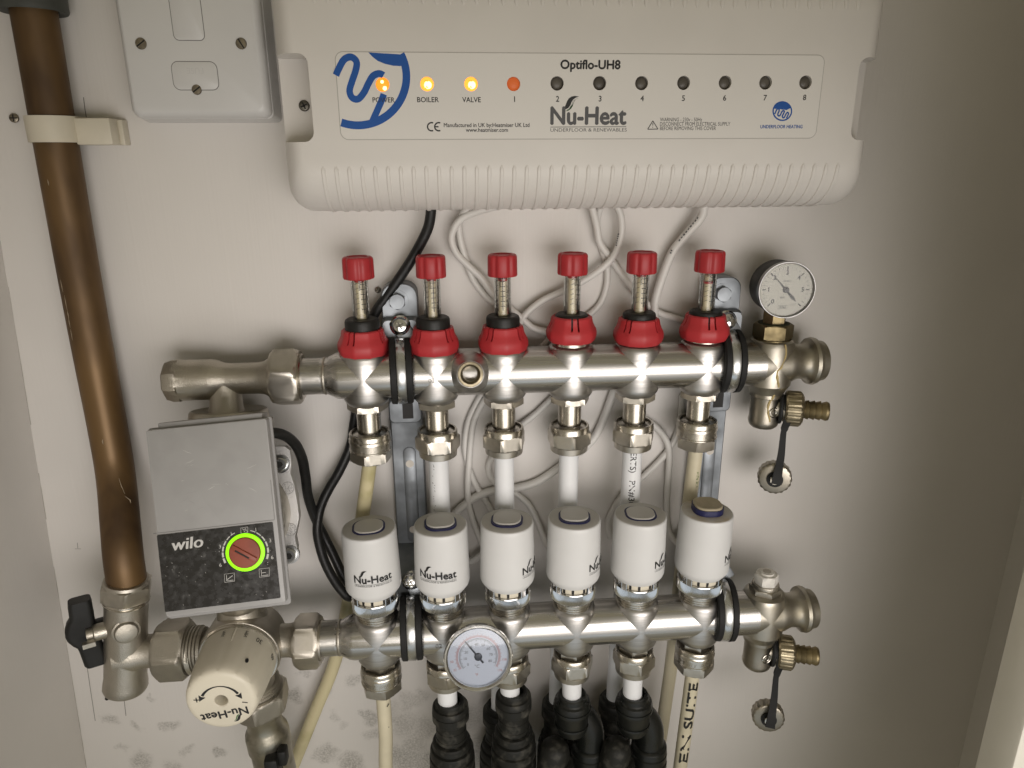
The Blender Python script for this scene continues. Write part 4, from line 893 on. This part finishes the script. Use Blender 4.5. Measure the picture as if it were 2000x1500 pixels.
# ------------------------------------------------------------------ circulation pump
PC = Vector((-84.6, -77.5, -61.5)); tl = rad(17); ro = rad(3.9)
pn_ = Vector((0, -cos(tl), sin(tl))); ez0 = Vector((0, sin(tl), cos(tl))); ex0 = Vector((1, 0, 0))
pex = ex0*cos(ro) + ez0*sin(ro); pez = ez0*cos(ro) - ex0*sin(ro)
pu = root('circulation_pump', 'grey heating circulation pump with black control panel and glowing green dial ring', 'pump', (-90, 0, -150))
PM = Matrix((pex, -pn_, pez)).transposed().to_4x4(); PM.translation = PC       # local x right, y into the wall, z up
PW, PH = 75.0, 119.0
part('housing', MB().slab([(12, rrect(PW-8, PH-6, 2)), (7.4, rrect(PW, PH, 2)), (6.4, rrect(PW, PH, 2)), (6.0, rrect(PW-.6, PH-.6, 2))], PM), grayd, pu)
part('front_cover', MB().slab([(6.2, rrect(PW-2.6, PH-3.6, 1.4)), (.7, rrect(PW-3, PH-4, 1.4)), (.2, rrect(PW-3.4, PH-4.4, 1.4)), (0, rrect(PW-4.2, PH-5.2, 1.4))], PM @ Matrix.Translation((-.2, 0, 1))), grayp, pu)
part('top_lip', MB().bevelbox(-PW/2+7, PW/2-5, 4, 18, PH/2-2.4, PH/2+2.6, .8, 2, PM), grayd, pu)
part('motor_body', MB().polar([(8, 34), (50, 34), (54, 30), (80, 28)], 56, PM @ Matrix.Rotation(-pi/2, 4, 'X') @ Matrix.Translation((0, 6, 20))), castd, pu)
def pp(u, v, h=0): return onp(u, v, PC + pn_*h, pn_)
def loc(u, v):
    p = pp(u, v)-PC; return p.dot(pex), p.dot(pez)
pc_ = [loc(*q) for q in ((308, 1046), (536, 1018), (545, 1166), (322, 1197))]
x0 = (pc_[0][0]+pc_[3][0])/2; x1 = (pc_[1][0]+pc_[2][0])/2; zt = (pc_[0][1]+pc_[1][1])/2; zb = (pc_[2][1]+pc_[3][1])/2
pl = part('control_panel', MB().slab([(.4, rrect(x1-x0, zt-zb, .8)), (-.5, rrect(x1-x0, zt-zb, .8))], PM @ Matrix.Translation(((x0+x1)/2, 0, (zt+zb)/2))), panel, pu)
part('panel_seam', MB().ribbon([PM @ Vector((x0-2, -.05, zt+1.2)), PM @ Vector((x1+1, -.05, zt+1.2))], .5, pn_).ribbon([PM @ Vector((x1+1.3, -.05, zt+26)), PM @ Vector((x1+1.3, -.05, zt+1.2))], .4, pn_), gap, pu, fix=False)
dx, dz_ = loc(480, 1078); KM = frame(PC + pex*dx + pez*dz_, pex, pn_)
part('light_ring', MB().ring([(9.5, .3), (11.7, .3), (11.7, 1.2), (11.2, 1.5), (9.5, 1.5)], 72, KM), green_led, pu, 'glowing green ring round the dial')
dl = part('dial', MB().polar([(.3, 9.5), (2.4, 9.5), (3.0, 9.1), (3.1, 8)], 56, KM), dialm, pu)
Kr = KM @ Matrix.Rotation(rad(-36), 4, 'Z')
part('dial_grip', MB().bevelbox(-8.4, 8.4, -2.0, 1.4, 2.8, 4.2, .6, 2, Kr), dialm, dl)
part('dial_slot', MB().box(-5.5, 4.2, -1.5, -.5, 4.15, 4.32, Kr), dark, dl)
gm = MB(); hk = .62
def KP(r, a): return PC + pex*(dx+r*cos(rad(a))) + pez*(dz_+r*sin(rad(a))) + pn_*hk
for a0, a1, w0, w1 in ((112, 205, .5, 1.4), (72, -28, .5, 1.4)):
    n = 6
    for k in range(n):
        s0 = a0+(a1-a0)*k/n; s1 = a0+(a1-a0)*(k+.82)/n; w = w0+(w1-w0)*k/n
        gm.ribbon([KP(13.6, s0+(s1-s0)*q/4) for q in range(5)], w, pn_)
def ptx(s, u, v, cap): put(gm, s, pp(u, v, hk), pex, pez, cap, None, 'c', .0)
for s_, u, v in (('1', 452, 1046), ('1', 500, 1038), ('3', 430, 1071), ('3', 528, 1059), ('6', 431, 1107), ('6', 532, 1092)): ptx(s_, u, v, 2.2)
for (u0, v0, u1, v1, bx) in ((438, 1120, 458, 1136, 0), (506, 1110, 526, 1126, 1), (470, 1030, 484, 1041, 2)):
    q = [pp(u0, v0+1.5, hk), pp(u1, v0-1, hk), pp(u1, v1-1, hk), pp(u0+1, v1+1.5, hk)]; gm.ribbon(q+[q[0], q[1]], .3, pn_)
    A = lambda fx, fz: q[0]+(q[1]-q[0])*fx+(q[3]-q[0])*fz
    if bx == 0: gm.ribbon([A(.2, .15), A(.2, .85), A(.85, .85)], .35, pn_).ribbon([A(.25, .7), A(.8, .3)], .35, pn_)
    elif bx == 1: gm.ribbon([A(.2, .15), A(.2, .85), A(.85, .85)], .35, pn_).ribbon([A(.25, .5), A(.65, .5)], .35, pn_)
    else:
        for fx, fz in ((.25, .3), (.6, .3), (.4, .7), (.75, .7), (.5, .45)): gm.ribbon([A(fx, fz-.15), A(fx+.15, fz+.12)], .3, pn_)
part('panel_print', gm, pale_ink, pl, fix=False)
lg = MB(); wa, wb = pp(334, 1076, hk), pp(395, 1068, hk)
vs, fs, w_ = txt2d('wilo')
for bx_, k_ in ((0, 0), (.035, 1), (.07, 2)): lg.add([wa + (wb-wa)*((x+bx_)/w_) + pez*(y*7.0) + pex*(y*1.2) + pn_*(.012*k_) for x, y in vs], fs)
part('logo', lg, pale_ink, pl, fix=False)
rs = random.Random(11)
for k in range(16):
    cx_, cz_ = rs.uniform(-22, 24), rs.uniform(6, 30) if k < 12 else rs.uniform(30, 48); an = rs.uniform(-.7, .5); ln_ = rs.uniform(1.5, 8)
    A_ = PM @ Vector((cx_-cos(an)*ln_/2, -.06, cz_-sin(an)*ln_/2)); B_ = PM @ Vector((cx_+cos(an)*ln_/2, -.06, cz_+sin(an)*ln_/2))
    part('scratch', MB().ribbon([A_, (A_+B_)/2+pez*rs.uniform(-.5, .5), B_], [.08, rs.uniform(.15, .4), .08], pn_), (pale_ink, grayd, pump_scuff)[k % 3], pu, fix=False)
for k in range(60):
    cx_, cz_ = rs.uniform(x0+2, x1-2), rs.uniform(zb+1, zt-2); r_ = rs.uniform(.08, .28); an = rs.random()*3
    if (cx_-dx)**2+(cz_-dz_)**2 < 200: continue
    A_ = PM @ Vector((cx_, -.56, cz_)); part('dust_fleck', MB().ribbon([A_-pex*r_*cos(an)-pez*r_*sin(an), A_+pex*r_*cos(an)*1.4+pez*r_*sin(an)*1.4], r_, pn_), pump_scuff, pl, fix=False)
# aluminium motor flange peeping out on the right of the housing
fo = [(541, 872), (556, 872), (566, 880), (569, 905), (567, 925), (574, 945), (581, 985), (584, 1010), (580, 1030), (576, 1048), (580, 1070), (578, 1088), (570, 1100), (558, 1104), (545, 1098)]
fn = pn_; fp = PC + pn_*-44
F1 = [onp(u, v, fp, fn) for u, v in fo]; F1 += [F1[-1]-pex*25, F1[0]-pex*25]; F2 = [p-fn*7 for p in F1]
fl_ = part('motor_flange', MB().loops([F2, F1]), alu, pu, sharp=25)
for (u, v) in ((549, 906), (567, 1083)):
    p = onp(u, v, fp, fn); Mb = axm(p, fn)
    b_ = part('flange_bolt', MB().polar([(-1, 6.4), (.8, 6.2), (.9, 4.6), (4.4, 4.5), (4.8, 4.0)], 32, Mb), zinc_b, fl_)
    part('hex_socket', MB().polar([(4.5, 2.4), (4.95, 2.3)], 6, Mb), dark, b_)
for (u, v) in ((562, 953), (567, 1034)):
    p = onp(u, v, fp, fn); mk = MB(); Mb = axm(p+fn*.05, fn); rnd = random.Random(u)
    for k in range(60):
        rr, aa = 3.6*math.sqrt(rnd.random()), rnd.random()*6.28; mk.polar([(0, .25), (.12, .2)], 6, Mb @ Matrix.Translation((rr*cos(aa), rr*sin(aa), 0)), False)
    part('stamped_disc', mk.ring([(3.9, 0), (4.1, .12), (4.3, 0)], 28, Mb), grayd, fl_)
# union ring on top of the pump casting
PA = Vector((-99, YT, -22)); pax = Vector((0, .22, 1)).normalized()
Mu = axm(PA, pax)
part('inlet_union', MB().polar([(-16, 30), (-9, 30), (-8.6, 29), (-8, 27.6), (-2.6, 27), (-1.2, 26.2), (-.6, 24.8), (-1.6, 23), (-1.8, 13)], 72, Mu), cast, pu)
part('outlet_neck', MB().polar([(-170, 17), (-128, 17), (-122, 22), (-16, 26)], 48, Mu @ Matrix.Translation((0, 0, 0))), cast, pu)

# ------------------------------------------------------------------ mixing valve
mv = root('mixing_valve', 'cast nickel thermostatic mixing valve with large cream control knob', 'mixing valve', (-98, YL, -260))
MC = Vector((-98, YL, ZL+2))
V = Matrix.Translation(MC)
part('valve_body', MB().polar([(-24, 12), (-20, 18), (-13, 24), (-4, 27.5), (4, 27.5), (13, 24.5), (20, 19), (26, 15.5), (32, 15), (36, 17.5), (46, 17.5)], 64, V), cast, mv)
part('left_arm', MB().polar([(0, 16), (22, 15.5), (30, 13.2), (36, 13.4), (37, 16.4), (40, 16.8)], 56, axm(MC+Vector((0, 0, -5)), (-1, 0, -.02))), cast, mv)
part('right_arm', MB().polar([(0, 15), (20, 14), (26, 12.2), (32, 12.2), (36, 13.5), (38, 15.5)], 56, axm(MC+Vector((0, 0, -1)), (1, 0, -.02))), cast, mv)
Ml = axm((0, YL, ZL-1.5), (1, 0, 0))
nl = part('left_union_nut', hexnut(MB(), 22.5, -161, -139, 3.0, Ml, .35), castd, mv)
part('thread', MB().polar([q for k in range(4) for q in ((-139+k*2.4, 16.4), (-138+k*2.4, 16.4), (-137.4+k*2.4, 15.4), (-136.8+k*2.4, 15.4))] + [(-128, 15)], 48, Ml), castd, mv)
part('right_union_nut', hexnut(MB(), 20.6, -61.5, -43, 3.0, Ml, .5).polar([(-43, 15), (-41.5, 15)], 48, Ml), nickflat, mv)
part('bottom_arm', MB().polar([(0, 17), (20, 16.4), (32, 16.4), (40, 16)], 48, axm(MC, (.03, -.02, -1))), cast, mv)
Mb = axm(MC, (.05, .06, -1))
part('bottom_union_nut', hexnut(MB(), 23, 47, 64, 2.6, Mb, .3).polar([(38, 17), (39, 18), (41, 17), (42, 18), (44, 17), (45, 18), (48, 17)], 48, Mb), castd, mv)
dn = part('drop_elbow', MB().polar([(60, 15.4), (66, 15.0), (72, 13.6), (80, 13.2), (84, 14.0), (88, 16.2), (92, 16.8), (104, 16.8), (106, 15.6), (150, 15.6)], 48, Mb), mat('mouldy_nickel', (.38, .355, .29), .42, 1, .5, 1100, 0, 70, None, .1, vcol=(.16, .155, .12), vlo=.52, vhi=.72), mv)
lv = at(531, 1500, -34)
part('drain_lever', MB().bevelbox(lv.x-6, lv.x+5, lv.y-2, lv.y+14, lv.z-40, lv.z+8, 3, 2).bevelbox(lv.x+4, lv.x+11, lv.y+2, lv.y+12, lv.z-2, lv.z+12, 2, 2), blackp, dn)
# knob, axis straight out of the wall
KX = axm((-98, 0, ZL+2.5), (0, -1, 0))
part('knob_seat', MB().polar([(6, 27), (30, 28.6), (34, 29), (35.5, 28.4), (36.2, 27)], 72, KX), cast, mv)
part('knob_ring', MB().ring([(26.5, 36), (28.0, 36), (28.3, 37.4), (27.6, 38.6), (26, 38.6)], 72, KX), nick, mv)
def kfl(r): return lambda a: r*(1-.012*max(0, cos(12*a))**2)
kb = part('knob', MB().polar([(37.5, 25.8), (38.2, 26.6), (41, kfl(26.6)), (58, kfl(25.6)), (72, kfl(24.4)), (76.5, kfl(23.7)), (78.8, 22.7), (80, 21.2), (80.3, 19), (80.3, 5.0), (79.8, 4.3), (77, 3.7), (70, 3.4)], 96, KX), cream, mv)
part('screw_well', MB().polar([(71, 3.3), (71.4, 3.2)], 20, KX), screwd, kb)
FYK = -80.42
def KF(x, z): return Vector((-98+x, FYK, ZL+2.5+z))
R180 = rad(188)
kx = Vector((cos(R180), 0, sin(R180))); kz = Vector((-sin(R180), 0, cos(R180)))
kt = MB(); put(kt, 'Nu-Heat', KF(.6, -8.0), kx, kz, 5.8, 31, 'c', .04)
for sg in (-1, 1):
    pts = [KF(13.2*sin(rad(a)), 13.2*cos(rad(a))-1.5) for a in [sg*k for k in range(-14, 62, 5)]]
    kt.ribbon(pts, [.3+1.7*i/len(pts) for i in range(len(pts))], (0, -1, 0))
    a = rad(sg*62); c_ = Vector((13.2*sin(a), 13.2*cos(a)-1.5)); tg = Vector((sg*cos(a), -sg*sin(a)*sg))
    tg = Vector((cos(a)*sg, -sin(a)*sg)); nr = Vector((-tg.y, tg.x))
    kt.poly([KF(*(c_+nr*2.4)), KF(*(c_+tg*4.6)), KF(*(c_-nr*2.4)), KF(*(c_+tg*.6))])
kt.ribbon([KF(-17.4, 2.2), KF(-13.6, 2.0)], .75, (0, -1, 0)).ribbon([KF(-15.6, 4.0), KF(-15.4, .2)], .75, (0, -1, 0)).ribbon([KF(13.4, -2.0), KF(17.0, -2.8)], .75, (0, -1, 0))
org = KF(.6, -8.0) - kx*15.5
kt.poly([org + kx*(x*6.0) + kz*(y*5.8) for x, y in LEAF1])
part('knob_print', kt, ink, kb, fix=False)
part('green_leaf_mark', MB().poly([org + kx*(x*6.0) + kz*(y*5.8) + Vector((0, .08, 0)) for x, y in LEAF2]), green_ink, kb, fix=False)
# numbers round the knob's skirt
def KS(a, d, R=None):
    r = (26.6 - (d-41)*(1.0/17))*1.004+.12 if R is None else R
    return Vector((-98+r*sin(a), -d, ZL+2.5+r*cos(a)))
ks = MB()
for s_, a0, w_, cap, rot in (('MAX', -12, 6.0, 2.2, 1), ('MIN', 22, 5.6, 2.2, 1), ('30', 44, 4.6, 4.0, 0), ('40', 80, 4.6, 4.0, 0)):
    vs, fs, w = txt2d(s_, .01)
    if rot: ks.add([KS(rad(a0)+(y-.5)*cap/26*-1, 41.2+x/w*w_) for x, y in vs], fs)
    else: ks.add([KS(rad(a0)+(x/w-.5)*w_/26*-1, 47.0-(1-y)*cap*1.0) for x, y in vs], fs)
d_ = [KS(rad(38)+.05*cos(q*pi/5), 66.5+2.2*sin(q*pi/5)) for q in range(10)]; ks.poly(d_)
part('skirt_print', ks, ink, kb, fix=False)
part('index_rib', MB().tube([KS(rad(4), 38.5, 26.2), KS(rad(4), 44, 26.5), KS(rad(4), 52, 25.6)], [.9, .8, .5], 10), cream, kb)

# ------------------------------------------------------------------ angle ball valve below the copper riser
bv = root('ball_valve', 'cast nickel angle ball valve with black tee handle under the copper riser', 'ball valve', (-184, YL, -232))
bd_ = Vector((-.17, 0, -1)).normalized(); Mz = axm((-175, YL, -140), bd_)
part('compression_nut', hexnut(MB(), 17.8, -1.5, 11, 1.6, Mz, .25).polar([(-3.5, 13.4), (-3.4, 14.6), (-1.6, 15.4), (-1, 15)], 56, Mz), nickflat, bv)
part('thread', MB().polar([(10.8, 15), (11.4, 15.6), (12.2, 15.6), (12.8, 14.8), (13.4, 15.6), (14.2, 15.4), (15, 14.4)], 48, Mz), nick, bv)
part('valve_body', MB().polar([(14, 14.4), (40, 14.6), (60, 14.4), (80, 14.6), (84, 15.2), (89, 15.6), (90.5, 15.0), (91.5, 12), (91.6, 4)], 64, Mz), cast, bv)
part('side_outlet', MB().polar([(0, 15), (12, 14), (17, 12.2), (28, 12), (32, 12.6)], 56, axm((-189, YL, ZL-1.5), (1, 0, 0))), cast, bv)
part('stem_boss', MB().polar([(0, 9.4), (14.5, 9.2), (15, 8.0), (16.6, 7.8), (17.6, 7.0), (18.2, 5.0), (18.5, 2.0)], 36, axm((-181, YL, -172), (.42, -.9, .05))), castd, bv)
Sm = axm((-181, YL-2, -173), (-.88, -.42, 0))
part('stem', MB().polar([(8, 6.0), (19, 6.0), (20, 4.5), (24, 4.4)], 28, Sm), castd, bv)
part('stop_peg', MB().box(-2, 2, -1.7, 1.7, 12, 20, axm((-184, YL-12, -176), (-.88, -.42, 0))), castd, bv)
hb = MB(); HL = []
hM = frame((-206, YL-6, -173), (.90, .43, 0), (-.06, 0, 1))
for z, w, dx_ in ((-28.5, 8.6, .8), (-27, 9.8, .6), (-14, 10.2, .3), (-11, 10.6, 0), (-8.5, 12.4, -1.2), (-4, 14.2, -2.6), (0, 14.6, -3), (4, 14.2, -2.6), (9, 12.4, -1.4), (12, 10.4, 0), (15, 10.0, .3), (22, 9.8, 1), (25, 9.0, 1.2)):
    HL.append([(x+dx_, y, z) for x, y in rrect(w*1.0+5, 11, 3.5)])
part('handle', hb.loops(HL, hM), blackp, bv)
part('handle_web', MB().bevelbox(4, 17, -3, 4, 1, 5, 1, 2, hM), blackp, bv)

# ------------------------------------------------------------------ cables
GW = 'white actuator cables behind the manifold'
def cable(name, label, pts, r, mtl, grp, org=(0, 0)):
    P = catmull(pts, 7); t_ = root(name, label, 'cable', tuple(P[-1]), grp); part('sheath', MB().tube(P, r, 14), mtl, t_); return t_
z5 = lambda u, v, Y: at(860+u/3.5714, 390+v/3.5714, Y)
z6 = lambda u, v, Y: at(840+u/3.5714, 760+v/3.5714, Y)
bk = 39.5
cA = cable('actuator_cable', 'white cable curling left out of the wiring box past the third flow meter', [z5(420, 40, 30), z5(240, 90, 34), z5(130, 150, 36), z5(78, 260, 38), z5(110, 370, bk), z5(200, 465, bk), z5(290, 550, bk), z5(370, 660, bk), z5(540, 805, bk), z5(640, 890, bk), z5(760, 975, bk), z6(480, -60, 40), z6(390, 60, 41), z6(310, 210, 42), z6(285, 350, 42), z6(272, 500, 42), z6(262, 680, 42), z6(272, 810, 42), z6(310, 950, 42), z6(370, 1090, 36), z6(430, 1180, 22)], 2.6, cable_w, GW)
cB = cable('actuator_cable', 'white cable crossing behind the first one left of the third flow meter', [z5(200, 40, 34), z5(140, 130, 40), z5(132, 230, 42), z5(170, 390, 43), z5(225, 550, 43.5), z5(320, 680, 43.5), z5(420, 760, 43.5), z5(470, 900, 44), z6(440, -80, 44), z6(345, 60, 44.5), z6(268, 220, 44.5), z6(244, 360, 44.5), z6(252, 480, 44.5), z6(305, 640, 44.5), z6(370, 750, 44.5), z6(440, 870, 44), z6(500, 980, 40)], 2.5, cable_w, GW)
cC = cable('actuator_cable', 'white cable sweeping left behind the fourth flow meter', [z5(1225, 20, 34), z5(1262, 130, 36), z5(1258, 260, 37), z5(1200, 405, 37), z5(1070, 520, 38), z5(900, 618, 39), z5(730, 695, bk), z5(620, 775, bk), z5(560, 850, bk), z5(520, 960, 41), z6(560, -80, 42), z6(640, 30, 43)], 2.6, cable_w, GW)
cD = cable('actuator_cable', 'white cable running down to the right behind the fifth flow meter', [z5(1050, 20, 36), z5(1090, 180, 40), z5(1112, 300, 41), z5(1185, 405, 42), z5(1270, 530, 42), z5(1340, 620, 42), z5(1450, 735, 42), z5(1540, 795, 42), z5(1700, 850, 42), z5(1840, 960, 42)], 2.6, cable_w, GW)
cE = cable('actuator_cable', 'white cable looping back left behind the fourth flow meter collar', [z5(1130, 20, 38), z5(1098, 120, 43), z5(1092, 220, 44), z5(1130, 350, 44.5), z5(1163, 470, 45), z5(1160, 600, 45), z5(1115, 725, 45), z5(1020, 815, 45), z5(900, 880, 45), z5(760, 920, 45)], 2.5, cable_w, GW)
cF = cable('actuator_cable', 'thick white printed cable leaving the right of the wiring box', [z5(1840, 20, 34), z5(1822, 120, 36), z5(1720, 240, 38), z5(1630, 350, bk), z5(1570, 480, bk), z5(1500, 700, bk), z5(1470, 900, 41), z6(1330, -90, 42), z6(1265, 60, 43), z6(1218, 190, 43), z6(1150, 330, 43), z6(1050, 430, 43.5), z6(900, 545, 43.5), z6(750, 645, 43.5), z6(600, 690, 43.5), z6(455, 705, 43), z6(330, 745, 43), z6(230, 815, 43), z6(140, 900, 42)], 3.3, cable_w, GW)
cG = cable('actuator_cable', 'white cable dipping behind the fifth and sixth heating pipes', [z6(1760, 40, 44), z6(1745, 230, 44.5), z6(1690, 380, 44.5), z6(1600, 500, 44.5), z6(1470, 625, 44.5), z6(1340, 745, 44.5), z6(1265, 860, 44.5), z6(1240, 940, 44), z6(1260, 1040, 42)], 2.6, cable_w, GW)
cH = cable('actuator_cable', 'white cable arching right of the fifth upper coupling', [z6(1470, 190, 42), z6(1570, 260, 42), z6(1640, 340, 42), z6(1668, 440, 42), z6(1662, 600, 42), z6(1652, 800, 42), z6(1665, 980, 40), z6(1720, 1070, 34), z6(1800, 1110, 18)], 2.7, cable_w, GW)
cI = cable('actuator_cable', 'white cable from behind the third pipe down to the fourth actuator', [z6(480, 430, 44), z6(425, 490, 44), z6(408, 560, 44), z6(440, 640, 44), z6(520, 690, 44), z6(600, 730, 43.5), z6(690, 810, 42), z6(750, 930, 40), z6(810, 1080, 32), z6(880, 1150, 16)], 2.6, cable_w, GW)
cJ = cable('actuator_cable', 'white cable rising from the third coupling to the upper rail', [z6(900, 20, 43), z6(840, 75, 43), z6(740, 170, 43.5), z6(650, 240, 43.5), z6(560, 310, 44), z6(500, 400, 44)], 2.6, cable_w, GW)
cK = cable('actuator_cable', 'white cable low between the first three actuators', [at(745, 1112, 34), at(790, 1104, 36), at(830, 1088, 38), at(880, 1095, 38), at(915, 1098, 36), at(945, 1080, 32), at(975, 1060, 20)], 2.7, cable_w, GW)
# print on two of the sheaths
def sheath_print(par, a, b, Y, n, r):
    m_ = MB(); rnd = random.Random(n)
    for k in range(n):
        f0 = k/n; f1 = (k+.6)/n; u0 = a[0]+(b[0]-a[0])*f0; v0 = a[1]+(b[1]-a[1])*f0; u1 = a[0]+(b[0]-a[0])*f1; v1 = a[1]+(b[1]-a[1])*f1
        m_.ribbon([at(u0, v0, Y-r-.15), at(u1, v1, Y-r-.15)], rnd.uniform(.7, 1.2), (0, -1, .2))
    part('print', m_, ink, par, fix=False)
sheath_print(cF, (1364, 424), (1324, 473), 37.6, 9, 3.2); sheath_print(cF, (1312, 488), (1309, 497), 39, 2, 3.2); sheath_print(cC, (1208, 456), (1203, 482), 37, 6, 2.5)
z7 = lambda u, v, Y: at(520+u/3.4875, 820+v/3.4875, Y)
cable('power_cable', 'black power cable looping from the wiring box down and back up to the pump', [at(842, 380, 28), at(841, 420, 30), at(832, 455, 32), at(802, 510, 33), at(763, 568, 34), at(728, 620, 36), at(706, 690, 39), at(700, 770, 39), z7(600, 10, 38), z7(572, 180, 37), z7(500, 345, 35), z7(422, 480, 33), z7(372, 590, 30), z7(350, 700, 26), z7(352, 800, 22), z7(392, 950, 16), z7(462, 1090, 10), z7(545, 1195, 6), z7(600, 1200, 12), z7(590, 1140, 18), z7(530, 1075, 22), z7(450, 905, 28), z7(385, 775, 30), z7(330, 660, 28), z7(285, 520, 22), z7(268, 390, 14), z7(240, 250, 4), z7(180, 145, -8), z7(80, 92, -20), z7(-60, 100, -28)], 3.7, cable_b, None)
